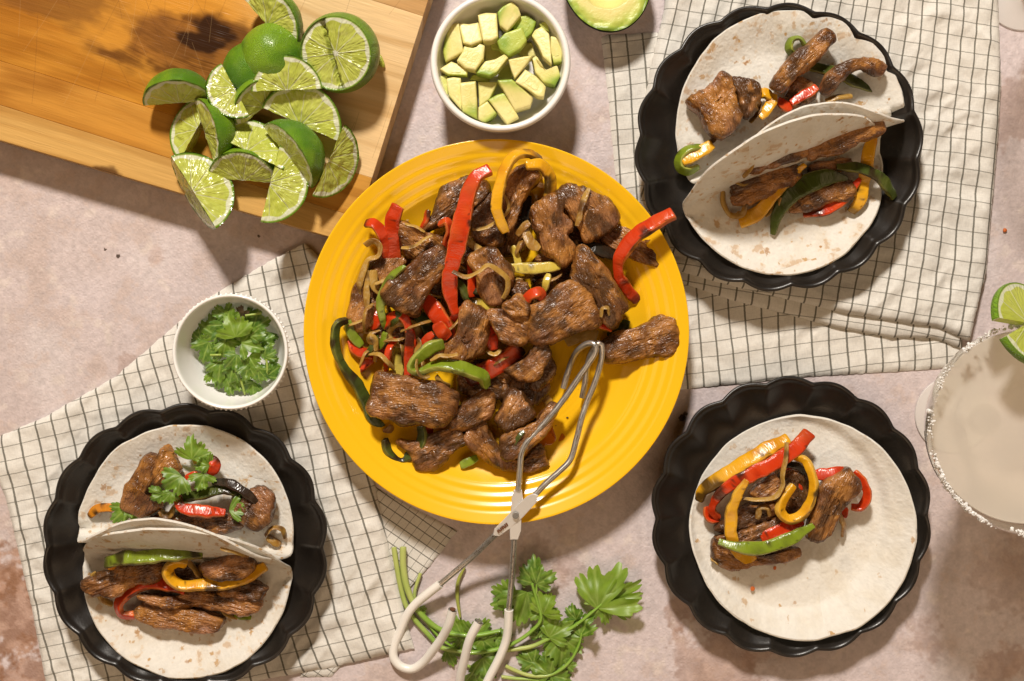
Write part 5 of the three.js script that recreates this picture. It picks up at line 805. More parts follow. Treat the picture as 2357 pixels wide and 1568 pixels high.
steakBar(ZD, [[640, 1110, 9], [760, 1085, 12], [900, 1050, 13], [1010, 1010, 12]], { w: 125, t: 15, sear: 0.36 }, 'dark steak slice sunk in the shaded taco filling', TA);
steakBar(ZD, [[640, 1190, 5], [770, 1155, 9], [900, 1085, 11]], { w: 84, t: 13, sear: 0.24 }, 'thin steak slice curling over the onion loop in the lower taco', TA);
steakBar(ZD, [[1040, 1200, 5], [1180, 1150, 8], [1340, 1100, 8]], { w: 130, t: 13, sear: 0.34 }, 'dark steak slice behind the red strip of the lower taco', TA);
steakBar(ZD, [[1100, 1010, 9], [1230, 980, 10], [1330, 960, 9]], { w: 110, t: 13, sear: 0.34 }, 'shadowed steak slice above the broad green strip', TA);
steakBar(ZD, [[980, 1230, 3], [1040, 1220, 5], [1100, 1190, 6]], { w: 90, t: 11, sear: 0.4 }, 'small dark steak tail below the broad green strip', TA);
pepper(ZD, [[680, 1295, 4], [790, 1255, 8], [880, 1150, 14], [970, 1060, 18], [1065, 972, 21]], { w: 76, c: 'yellow', roll: [20, 10, -10], char: 0.02, taper: [1.3, 1.1, 0.85, 0.8, 0.3] }, 'slanting yellow strip across the middle of the shaded taco', TA);
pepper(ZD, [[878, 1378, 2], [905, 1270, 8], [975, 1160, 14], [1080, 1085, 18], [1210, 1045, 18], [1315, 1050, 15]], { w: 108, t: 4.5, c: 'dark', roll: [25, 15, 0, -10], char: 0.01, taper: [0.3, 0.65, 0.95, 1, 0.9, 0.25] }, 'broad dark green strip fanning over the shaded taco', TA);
pepper(ZD, [[1060, 1262, 3], [1180, 1240, 7], [1300, 1160, 10], [1392, 1055, 12]], { w: 66, c: 'red', roll: [15], char: 0.02, taper: [0.5, 1, 1, 0.4] }, 'red strip under the broad dark green one in the lower taco', TA);
pepper(ZD, [[1468, 800, 17], [1442, 900, 15], [1420, 1040, 12], [1395, 1170, 8], [1340, 1252, 4]], { w: 76, c: 'yellow', roll: [20, 10, 0], char: 0.08, tip: -1 }, 'yellow strip hanging along the outer side of the lower taco', TA);
pepper(ZD, [[1255, 985, 18], [1365, 985, 19], [1480, 1025, 18], [1555, 1095, 14], [1592, 1165, 8]], { w: 72, c: 'dark', roll: [20], char: 0.03, taper: [0.5, 0.9, 0.9, 1, 0.6] }, 'dark green strip curving off the lower tortilla over the black plate', TA);
onion(ZD, [[765, 905, 42], [755, 970, 41], [700, 1042, 35]], { w: 42, brown: 0.3 }, 'onion strand hanging from the long shaded steak slice', TA);
onion(ZD, [[640, 1060, 18], [700, 1085, 18], [745, 1068, 18]], { w: 34, brown: 0.2 }, 'onion shred left of the sunk dark steak slice', TA);
onion(ZD, [[588, 1110, 6], [592, 1200, 6], [630, 1262, 6], [690, 1258, 7], [722, 1200, 12]], { w: 52, brown: 0.2, t: 2.4 }, 'onion loop at the near end of the shaded taco', TA);
onion(ZD, [[890, 1290, 5], [898, 1220, 9], [915, 1160, 12]], { w: 46, brown: 0.15 }, 'onion slice between the slanting yellow and broad green strips', TA);
onion(ZD, [[830, 1270, 4], [860, 1240, 6], [885, 1200, 8]], { w: 40, brown: 0.1 }, 'onion bit below the slanting yellow strip', TA);
// ---------- fillings: open tortilla ----------
FLOOR = 10.5;
steak(ZE, [[545, 660], [680, 560], [760, 520], [870, 515], [920, 560], [810, 635], [680, 680], [580, 692]], { h: 0, t: 14, g: -25, sear: 0.36 }, 'shadowy steak slice under the peppers of the open tortilla', TC);
steak(ZE, [[748, 462], [800, 388], [882, 343], [915, 400], [905, 472], [812, 492]], { h: 8, t: 14, g: -30, sear: 0.1, pink: 0.2 }, 'lit steak chunk under the red strip of the open tortilla', TC);
steak(ZE, [[540, 720], [650, 690], [780, 650], [905, 600], [935, 642], [852, 692], [742, 742], [600, 762]], { h: 3, t: 14, g: -25, sear: 0.18 }, 'steak slice above the green strip of the open tortilla', TC);
steak(ZE, [[528, 832], [558, 728], [680, 800], [862, 822], [1002, 784], [1024, 830], [900, 872], [760, 892], [640, 922], [580, 892]], { h: 0, t: 13, g: 12, sear: 0.16 }, 'lowest steak slice on the open tortilla, below the green strip', TC);
steak(ZE, [[1140, 425], [1235, 362], [1310, 318], [1352, 360], [1388, 432], [1332, 490], [1290, 570], [1232, 690], [1170, 757], [1088, 720], [1100, 600], [1135, 510]], { h: 4, t: 18, g: 112, sear: 0.16, slope: [0.06, -0.14] }, 'tall steak slab at the outer end of the open tortilla filling', TC);
steak(ZE, [[900, 380], [980, 330], [1080, 350], [1090, 520], [1000, 600], [920, 520]], { h: 0, t: 11, g: 60, sear: 0.34 }, 'blackish steak piece seen inside the yellow loop', TC);
pepper(ZE, [[448, 500, 7], [470, 440, 12], [560, 375, 17], [700, 285, 21], [840, 200, 21], [962, 140, 17]], { w: 84, t: 4.6, c: 'yellow', roll: [35, 35, 30, 25], char: 0.1, taper: [0.6, 1, 1, 1, 1.05, 0.75] }, 'charred yellow strip along the upper edge of the open tortilla filling', TC);
pepper(ZE, [[1090, 108, 14], [1020, 190, 20], [900, 275, 25], [760, 345, 25], [640, 405, 22], [555, 480, 17], [520, 560, 11], [555, 605, 7]], { w: 88, t: 5, c: 'red', roll: [20, 15, 10, 5, 30], char: 0.02, taper: [0.85, 1, 1, 1, 0.95, 0.8, 0.55, 0.5] }, 'long red strip spanning the filling of the open tortilla', TC);
pepper(ZE, [[490, 540, 5], [500, 600, 5], [560, 615, 5]], { w: 52, c: 'red', roll: [30], char: 0.02 }, 'red curl at the outer end of the long red strip', TC);
pepper(ZE, [[722, 385, 30], [665, 480, 28], [632, 590, 25], [632, 700, 22], [675, 810, 16], [755, 850, 11], [850, 835, 8]], { w: 70, t: 4.6, c: 'yellow', roll: [20, 10, -5, -10, -20], char: 0.0, taper: [0.35, 0.85, 1, 1, 1, 0.95, 0.6] }, 'long curved yellow strip hooking under the green one', TC);
pepper(ZE, [[558, 745, 24], [680, 778, 27], [820, 780, 26], [960, 738, 24], [1112, 650, 20]], { w: 76, t: 5, c: 'green', roll: [20, 15, 10], char: 0, taper: [0.5, 0.95, 1.05, 0.95, 0.45] }, 'glossy light green strip across the front of the open tortilla filling', TC);
pepper(ZE, [[995, 415, 24], [940, 500, 26], [925, 570, 25], [975, 612, 23], [1050, 580, 23], [1105, 490, 26], [1110, 370, 27], [1070, 270, 24], [1000, 245, 18]], { w: 56, t: 4.6, c: 'yellow', roll: [30, 35, 45, 50, 45, 35], char: 0.07, taper: [0.7, 1, 1, 1, 1, 0.95, 0.9, 0.9, 0.6] }, 'yellow pepper loop in the centre of the open tortilla filling', TC);
pepper(ZE, [[810, 725, 16], [920, 685, 18], [1045, 620, 16]], { w: 84, c: 'red', roll: [10], char: 0.02 }, 'red slice just above the light green strip', TC);
pepper(ZE, [[1125, 352, 14], [1215, 345, 17], [1295, 330, 16]], { w: 76, c: 'red', roll: [20], char: 0.0 }, 'red strip running into the tall steak slab', TC);
pepper(ZE, [[1355, 340, 11], [1410, 400, 13], [1432, 480, 12], [1395, 540, 9], [1340, 540, 7]], { w: 56, c: 'red', roll: [30, 40, 45], char: 0.01 }, 'red hook curling beyond the tall steak slab', TC);
pepper(ZE, [[1300, 540, 6], [1290, 600, 5]], { w: 60, c: 'red', roll: [10], char: 0.02 }, 'red scrap under the edge of the tall steak slab', TC);
pepper(ZE, [[960, 320, 10], [1030, 370, 11], [1060, 430, 9]], { w: 70, c: 'red', roll: [10], char: 0.12 }, 'shaded red piece within the yellow loop', TC);
pepper(ZE, [[950, 290, 15], [1020, 300, 16], [1070, 340, 14]], { w: 44, c: 'black', roll: [10], char: 0.3 }, 'blackened pepper scrap behind the yellow loop', TC);
onion(ZE, [[955, 160, 32], [950, 260, 33], [930, 350, 32], [932, 420, 30], [880, 482, 28], [800, 495, 26], [700, 490, 24]], { w: 38, brown: 0.0 }, 'long pale onion strand crossing the long red strip', TC);
onion(ZE, [[1275, 590, 8], [1300, 650, 6], [1290, 712, 3]], { w: 60, brown: 0.35, t: 2.4 }, 'browned onion flap below the tall steak slab', TC);
onion(ZE, [[785, 610, 19], [800, 545, 21], [850, 545, 21], [860, 590, 19]], { w: 42, brown: 0.8, t: 2.4 }, 'dark curled onion on the shadowy steak slice', TC);
onion(ZE, [[515, 840, 3], [545, 855, 4], [560, 870, 3]], { w: 50, brown: 0.2 }, 'golden onion end at the lowest steak slice', TC);
for (const [x, y, s] of [[758, 1022, 15], [888, 900, 12]]) solo('food_crumb', lump([0, 1, 2, 3, 4, 5].map((k) => at(ZE, x + Math.cos(k) * s * (0.7 + 0.5 * hash3(x, k, 1)), y - Math.sin(k) * s, FLOOR)), { y0: (FLOOR - 0.3) / 1000, t: 0.0016, n: 20, rows: 8 }), M.bit, y > 1000 ? 'orange-brown crumb on the bare half of the open tortilla' : 'brown crumb just below the lowest steak slice', 'crumb');
// ---------- fillings: cilantro tacos ----------
FLOOR = 15;
steak(ZF, [[708, 522], [760, 400], [850, 262], [912, 258], [902, 370], [862, 460], [942, 510], [942, 552], [830, 597], [740, 562]], { h: 3, t: 17, g: -62, sear: 0.08, pink: 0.4 }, 'tall brown steak slice on the upper cilantro taco', TB);
steak(ZF, [[925, 292], [970, 203], [1022, 250], [1052, 340], [972, 402], [900, 442], [880, 400]], { h: 5, t: 16, g: -50, sear: 0.14, pink: 0.2 }, 'pointed steak slice behind the cilantro sprig', TB);
steak(ZF, [[1380, 545], [1480, 428], [1560, 438], [1606, 480], [1580, 602], [1500, 672], [1400, 622]], { h: 3, t: 17, g: 40, sear: 0.36, pink: 0.2 }, 'dark glossy steak chunk at the end of the upper cilantro taco', TB);
steak(ZF, [[860, 640], [960, 590], [1100, 580], [1300, 590], [1420, 640], [1300, 690], [1000, 690]], { h: 0, t: 11, g: 0, sear: 0.4 }, 'dark steak slice hidden along the standing edge of the cilantro taco', TB);
pepper(ZF, [[1250, 392, 17], [1350, 402, 20], [1440, 448, 21], [1510, 512, 19]], { w: 54, c: 'black', roll: [20], char: 0.3 }, 'blackened pepper skin arching to the dark glossy steak', TB);
pepper(ZF, [[1070, 488, 12], [1190, 462, 15], [1320, 432, 16], [1405, 455, 15], [1390, 500, 12]], { w: 70, c: 'dark', roll: [30], char: 0.05 }, 'dark green pepper behind the bright red strip', TB);
pepper(ZF, [[1045, 485, 16], [1070, 545, 19], [1170, 562, 20], [1325, 575, 16]], { w: 70, t: 4.6, c: 'red', roll: [15, 25, 25], char: 0, taper: [0.6, 1, 1, 0.6] }, 'bright red strip on the upper cilantro taco', TB);
pepper(ZF, [[1228, 250, 14], [1272, 290, 16], [1240, 345, 13]], { w: 62, c: 'red', roll: [30], char: 0.35 }, 'charred red pepper tip above the cilantro cluster', TB);
pepper(ZF, [[1160, 345, 12], [1095, 372, 12]], { w: 36, c: 'red', roll: [10], char: 0.02 }, 'small red sliver left of the charred tip', TB);
pepper(ZF, [[532, 595, 4], [575, 552, 8], [690, 545, 10]], { w: 56, c: 'orange', roll: [15], char: 0.1, tip: 1 }, 'orange-yellow strip at the open mouth of the upper cilantro taco', TB);
pepper(ZF, [[1140, 275, 8], [1190, 245, 10], [1225, 230, 8]], { w: 46, c: 'pale', roll: [10], char: 0.05 }, 'pale yellow pepper bit under the top cilantro leaf', TB);
onion(ZF, [[940, 560, 12], [985, 590, 11], [1025, 540, 12]], { w: 60, brown: 0.4, t: 2.2 }, 'browned onion between steak and bright red strip', TB);
onion(ZF, [[1560, 705, 8], [1600, 662, 11], [1665, 668, 10], [1682, 725, 6]], { w: 38, brown: 0.2 }, 'onion curl at the outer end of the upper cilantro taco', TB);
onion(ZF, [[1575, 715, 5], [1620, 740, 4], [1650, 762, 3]], { w: 60, brown: 0.3, t: 2.2 }, 'onion flap below the outer onion curl', TB);
steak(ZF, [[498, 985], [600, 932], [750, 882], [902, 868], [962, 902], [920, 962], [790, 992], [702, 1062], [600, 1062], [528, 1042]], { h: 8, t: 17, g: -22, sear: 0.26 }, 'steak slice at the open end beneath the flat green pepper', TB);
steak(ZF, [[1190, 890], [1350, 828], [1452, 828], [1492, 890], [1422, 962], [1250, 960]], { h: 18, t: 18, g: -15, sear: 0.34 }, 'dark steak knob above the yellow hook of the lower cilantro taco', TB);
steak(ZF, [[1290, 1040], [1450, 980], [1568, 1020], [1522, 1085], [1380, 1070]], { h: 6, t: 14, g: 10, sear: 0.22 }, 'steak end below the tip of the yellow hook', TB);
steak(ZF, [[1040, 1070], [1150, 1035], [1300, 1055], [1512, 1080], [1512, 1155], [1400, 1165], [1250, 1135], [1100, 1105]], { h: 4, t: 13, g: 12, sear: 0.24 }, 'steak slice stepping down beside the pink slab', TB);
steak(ZF, [[820, 1062], [950, 1070], [1080, 1090], [1150, 1110], [1050, 1130], [900, 1110]], { h: 5, t: 14, g: 12, sear: 0.1, pink: 0.5 }, 'thin steak slice laid over the pink slab edge', TB);
steak(ZF, [[798, 1182], [850, 1108], [1000, 1120], [1150, 1150], [1312, 1190], [1272, 1277], [1100, 1272], [950, 1242], [860, 1222]], { h: 0, t: 14, g: 10, sear: 0.02, pink: 1, amp: 0.7 }, 'pinkish sliced steak slab nearest the front tortilla edge', TB);
steak(ZF, [[900, 900], [1050, 880], [1200, 900], [1260, 1000], [1100, 1050], [900, 1000]], { h: 0, t: 13, g: 0, sear: 0.34 }, 'dark steak in the hollow behind the yellow hook', TB);
pepper(ZF, [[625, 868, 34], [720, 842, 40], [860, 836, 42], [1010, 820, 42], [1190, 828, 38]], { w: 80, t: 4.6, c: 'green', roll: [30, 35, 35], char: 0.02, tip: 1, taper: [0.8, 1, 1, 0.95, 0.35] }, 'flat green pepper strip against the wall of the lower cilantro taco', TB);
pepper(ZF, [[1095, 880, 31], [1040, 872, 33], [992, 905, 33], [1005, 960, 31], [1060, 1000, 29], [1180, 1000, 28], [1330, 988, 27], [1460, 950, 26], [1560, 890, 24]], { w: 70, t: 5, c: 'yellow', roll: [40, 45, 40, 30, 20, 15], char: 0.02, taper: [0.7, 0.9, 1, 1, 1, 1, 1, 0.95, 0.7] }, 'bright yellow hooked strip on the lower cilantro taco', TB);
pepper(ZF, [[1090, 1025, 19], [950, 990, 20], [850, 998, 19], [745, 1050, 15], [695, 1115, 11], [712, 1175, 8], [795, 1180, 6]], { w: 74, t: 4.6, c: 'red', roll: [20, 25, 40, 50], char: 0.1, taper: [0.9, 1, 0.8, 0.9, 1, 0.9, 0.5] }, 'red strip looping round the end of the pink slab', TB);
onion(ZF, [[550, 930, 20], [568, 1020, 16], [610, 1085, 9], [660, 1112, 3]], { w: 48, brown: 0.15, t: 2.2 }, 'onion strip hanging over the open end of the lower cilantro taco', TB);
onion(ZF, [[1300, 775, 50], [1390, 797, 48], [1465, 825, 42]], { w: 52, brown: 0.4 }, 'browned onion smear high on the taco wall', TB);
onion(ZF, [[1110, 860, 26], [1150, 905, 25], [1190, 955, 22]], { w: 44, brown: 0.4 }, 'onion strand behind the yellow hook', TB);
onion(ZF, [[1305, 1150, 9], [1350, 1175, 7], [1400, 1195, 5]], { w: 36, brown: 0.2 }, 'onion thread at the foot of the stepping steak slice', TB);
pepper(ZF, [[1380, 1178, 5], [1430, 1190, 4], [1478, 1195, 3]], { w: 30, c: 'green', roll: [10], char: 0 }, 'small green tip at the front of the lower cilantro taco', TB);
pepper(ZF, [[620, 890, 22], [680, 905, 22], [720, 900, 20]], { w: 40, c: 'orange', roll: [10], char: 0.2 }, 'browned pepper rim below the flat green strip', TB);
// cilantro on the tacos
const TL = 'cilantro leaves on the tacos';
looseLeaf(ZF, 1130, 262, 14, 148, 12, 14, 6, 1, 'largest cilantro leaf near the top tortilla edge of the cilantro taco', TL);
looseLeaf(ZF, 1230, 300, 17, 89, -60, 20, -10, 2, 'folded cilantro leaf beside the charred red tip', TL, { wave: 0.25, fold: 0.5 });
looseLeaf(ZF, 1200, 350, 22, 102, 190, 12, 12, 3, 'cilantro leaf hanging toward the bright red strip', TL, { wave: 0.2 });
looseLeaf(ZF, 1070, 360, 24, 136, 225, 14, -8, 4, 'cilantro leaf lying on the pointed steak slice', TL, { wave: 0.2 });
looseLeaf(ZF, 1010, 455, 24, 76, 200, 10, 10, 5, 'small cilantro leaf over the steak middle', TL, { wave: 0.2 });
looseLeaf(ZF, 955, 470, 23, 80, 275, 10, 10, 6, 'cilantro leaflet at the outer side of the tall steak slice', TL, { wave: 0.25 });
looseLeaf(ZF, 745, 545, 13, 114, 215, 10, 0, 7, 'cilantro leaf at the open mouth of the upper cilantro taco', TL);
looseLeaf(ZF, 735, 550, 16, 76, 120, 14, 10, 8, 'narrow cilantro leaf pointing to the bright red strip', TL, { spread: 0.7 });
looseLeaf(ZF, 1350, 562, 19, 119, 82, 8, 10, 9, 'cilantro leaf lying on the end of the bright red strip', TL, { spread: 0.72 });
// ---------- chopped cilantro in the small bowl ----------
FLOOR = 12;
const KL = 'chopped cilantro leaves in the small bowl', KT = 'chopped cilantro leaf in the pile inside the small white bowl';
const special = { 0: 'broad bright cilantro leaf on top of the bowl pile, tip toward the far rim', 1: 'cilantro leaf reaching out to the rim of the bowl beside the brown one', 2: 'wilted brown cilantro leaf at the far rim of the bowl', 3: 'greyish cilantro leaf turned underside up near the far rim', 4: 'cilantro leaf propped upright against the near side of the bowl pile by its pale stem' };
[[1000, 650, 34, 290, -8, 8, 5, 1], [900, 420, 27, 170, -52, 12, -10, 2], [1060, 430, 28, 130, -10, 25, 20, 3], [950, 450, 28, 130, -4, 20, 0, 4], [1320, 1060, 26, 190, 30, 25, 10, 5],
  [800, 640, 22, 270, -30, 12, 15, 6], [900, 520, 30, 230, 205, 10, 12, 7], [1180, 560, 24, 240, 40, 10, -12, 8], [1290, 690, 24, 160, 130, 6, 10, 9], [1060, 720, 31, 230, 95, 14, 10, 10], [1150, 640, 33, 170, 70, 16, 0, 11], [1270, 780, 28, 160, 95, 10, 8, 12],
  [720, 700, 22, 270, 190, 4, -8, 13], [640, 690, 20, 160, -20, 10, 10, 14], [900, 690, 28, 210, 170, 6, 12, 15], [1010, 830, 29, 200, 200, 10, 10, 16], [1140, 850, 28, 190, 140, 10, -10, 17], [1300, 860, 29, 160, 40, 14, 10, 18], [840, 900, 24, 240, 170, 2, 8, 19],
  [980, 960, 26, 200, 190, 6, -14, 20], [1130, 940, 28, 200, 170, 6, 10, 21], [1230, 980, 27, 190, 160, 4, -10, 22], [1340, 930, 25, 180, 120, 6, 10, 23], [760, 1000, 19, 200, 150, 2, 10, 24], [900, 1060, 20, 210, 160, 2, -8, 25], [1050, 1080, 21, 180, 175, 2, 6, 26],
  [1180, 1120, 21, 170, 200, 2, 10, 27], [1000, 760, 24, 230, -40, 8, 10, 28], [1360, 600, 20, 150, 190, 4, 10, 29], [720, 580, 20, 160, 20, 14, 10, 30], [1120, 450, 20, 180, 80, 10, 10, 31], [880, 800, 26, 160, -70, 16, 12, 32], [1220, 720, 25, 150, -20, 14, -14, 33], [1080, 1000, 27, 120, 20, 24, 10, 34]].forEach(([x, y, h, L, d, p, r, s], i) =>
  { const m = looseLeaf(ZK, x, y, h, L * 0.92, d, p, r, s, special[i] ?? KT, KL, { wave: 0.13, fold: 0.28, tint: i === 0 ? 0.4 : i === 3 ? 0.1 : rr(-0.6, 0.1) }); if (i === 2) { const c = m.geometry.attributes.color; for (let k = 0; k < c.count; k++) c.setXYZ(k, 0.085, 0.055, 0.022); } });
for (const [a, b, lab] of [[[735, 838, 30], [845, 836, 30], 'short cut cilantro stem lying level near the middle of the bowl'], [[1020, 1040, 26], [1095, 1245, 19], 'cilantro stem slanting down to the near rim of the bowl'], [[1318, 880, 31], [1325, 1060, 26], 'cilantro stem under the upright leaf in the bowl'], [[1100, 425, 30], [1265, 400, 27], 'cilantro stem behind the broad bright leaf in the bowl']])
  solo('herb_stalk', tube([at(ZK, a[0], a[1], FLOOR + a[2]), at(ZK, (a[0] + b[0]) / 2 + 8, (a[1] + b[1]) / 2, FLOOR + (a[2] + b[2]) / 2 + 1), at(ZK, b[0], b[1], FLOOR + b[2])], 0.0009, 0.003, 8), M.stem, lab, 'herb stalk');
// ---------- cilantro sprigs on the table ----------
FLOOR = 0;
function sprig(label, stems, leaves) {
  const o = thing('cilantro_sprig', label, 'cilantro', 'cilantro sprigs on the table', at(ZL, stems[0].p[0][0], stems[0].p[0][1], 0));
  const put = (n, g, m) => { g.translate(-o.position.x, -o.position.y, -o.position.z); return part(n, g, m, o); };
  for (const s of stems) put('stem', sweep(s.p.map(([x, y, h]) => at(ZL, x, y, h)), { w: s.r * 2, t: s.r * 2, taper: [1, 1, 0.9, 0.75, 0.6], p: 2, nSec: 10, step: 0.003, wob: 0.02, color: (x, ca, sa, X, Y, Z) => mix3([0.40, 0.46, 0.13], [0.20, 0.36, 0.04], sstep(0.0, 0.7, x + 0.3 * noise(X * 90, Y * 90, Z * 90))) }), M.stemV);
  for (const [x, y, h, L, d, p, r, sd, opt] of leaves) put('leaf', placeLeaf(leafGeo(size(ZL, L > 300 ? L : L * 0.87), { seed: sd, ...opt }), at(ZL, x, y, h), d, p, r), M.leaf);
  return o;
}
M.stemV = phy({ vertexColors: true, roughness: 0.38, clearcoat: 0.2 });
sprig('long cilantro sprig running from the towel edge behind the tongs to the light leaf', [{ r: 0.0021, p: [[318, 238, 6], [340, 380, 6], [366, 520, 5], [408, 660, 4], [478, 770, 3], [560, 860, 3], [660, 960, 3], [760, 985, 4], [900, 1000, 5], [1080, 972, 6], [1190, 930, 7], [1310, 850, 8], [1385, 760, 10], [1360, 640, 12], [1320, 500, 14]] }, { r: 0.0011, p: [[1350, 600, 12], [1352, 540, 13], [1355, 480, 14]] }],
  [[1345, 500, 14, 250, -8, 8, 5, 41, { tint: -0.3 }], [1352, 500, 15, 180, 52, 6, -8, 42, { tint: -0.3 }], [1200, 620, 9, 250, -82, 4, 10, 43, {}], [1285, 560, 10, 300, 190, 2, 8, 44, {}], [1400, 720, 12, 210, 18, 16, 10, 45, { tint: 0.5, fold: 0.5 }], [1290, 480, 11, 90, -70, 10, 0, 46, { tint: -0.3 }], [1400, 690, 9, 170, 170, 4, 0, 47, { tint: 0.2 }], [1180, 560, 7, 190, 175, 4, 8, 48, { tint: -0.2 }]]);
sprig('thick-stemmed cilantro sprig whose leaves lie under the cream tong handles', [{ r: 0.0026, p: [[385, 236, 7], [386, 370, 7], [408, 510, 7], [460, 640, 6], [530, 735, 5], [640, 825, 4], [760, 866, 4], [920, 872, 5], [1090, 840, 6]] }, { r: 0.0014, p: [[510, 425, 3], [470, 560, 3], [475, 640, 3], [560, 780, 3], [660, 900, 3], [800, 990, 3]] }],
  [[820, 880, 4, 200, -35, 6, 8, 51, {}], [900, 870, 5, 190, 35, 8, -8, 52, { tint: 0.1 }], [840, 870, 3, 190, 165, 2, 8, 53, {}], [960, 900, 3, 200, 150, 2, -8, 54, { tint: -0.1 }], [700, 980, 3, 150, 130, 2, 8, 55, {}], [520, 690, 5, 50, 60, 2, 0, 56, {}], [1060, 900, 4, 150, 100, 2, 6, 57, {}]]);
sprig('cilantro sprig ending in a wide pale green leaf beside the black plate', [{ r: 0.0018, p: [[1080, 985, 3], [1200, 975, 4], [1320, 955, 5], [1440, 900, 6], [1600, 825, 9], [1770, 695, 12], [1830, 640, 12]] }, { r: 0.001, p: [[1440, 900, 6], [1520, 960, 6], [1560, 1010, 6]] }],
  [[1800, 680, 13, 380, 22, 6, 4, 61, { tint: 0.5, spread: 0.95, cut: 0.75 }], [1830, 640, 12, 330, 78, 4, -4, 62, { tint: 0.5, spread: 0.62, cut: 0.75 }], [1830, 640, 11, 200, 165, 2, 4, 63, { tint: 0.3, spread: 0.8 }], [1790, 640, 13, 130, -40, 6, 0, 64, { tint: 0.4, spread: 0.7 }], [1445, 890, 9, 230, 40, 8, 10, 65, { tint: 0.3 }], [1540, 890, 7, 260, 160, 4, 8, 66, { tint: 0.2 }], [1500, 900, 5, 170, 215, 2, 8, 67, { tint: -0.4 }], [1370, 880, 4, 100, -50, 4, 0, 68, { tint: -0.4 }], [1420, 820, 6, 110, 150, 2, 0, 69, { tint: -0.3 }]]);
sprig('cilantro sprig near the bottom edge bearing a withered dull leaf', [{ r: 0.0016, p: [[1130, 1098, 3], [1200, 1130, 3], [1300, 1165, 4], [1440, 1165, 4], [1560, 1100, 5], [1630, 1010, 6], [1668, 920, 7], [1680, 860, 8]] }, { r: 0.0015, p: [[1100, 1175, 2], [1200, 1188, 2], [1330, 1195, 2], [1480, 1215, 2]] }, { r: 0.0013, p: [[840, 1090, 2], [930, 1130, 2], [1060, 1180, 2]] }],
  [[1672, 880, 8, 270, 6, 8, 30, 71, { tint: -0.3, fold: 0.7, wave: 0.25, spread: 0.75 }], [1640, 760, 9, 150, -30, 10, 20, 72, { tint: -0.5, fold: 0.5 }], [1450, 1160, 5, 210, -55, 6, 8, 73, {}], [1460, 1165, 4, 180, 100, 2, 0, 74, { tint: -0.2 }], [1570, 1095, 5, 100, 60, 6, 0, 75, {}], [960, 1040, 4, 210, 150, 4, 8, 76, { tint: 0.1 }], [1330, 1080, 3, 170, -50, 2, 6, 77, { tint: -0.3 }], [1420, 1080, 3, 130, 20, 2, 6, 78, { tint: -0.4 }], [900, 1140, 3, 190, 160, 2, 6, 79, { tint: -0.1 }], [1440, 1220, 2, 220, 80, 2, 0, 80, {}]]);
solo('herb_stalk', sweep([[832, 380, 3], [786, 480, 3], [778, 600, 3], [800, 742, 3]].map(([x, y, h]) => at(ZL, x, y, h)), { w: 0.003, t: 0.003, p: 2, nSec: 10, step: 0.003, color: () => [0.30, 0.33, 0.06] }), M.stemV, 'bare cilantro stem on the table between the two tong arms', 'herb stalk');
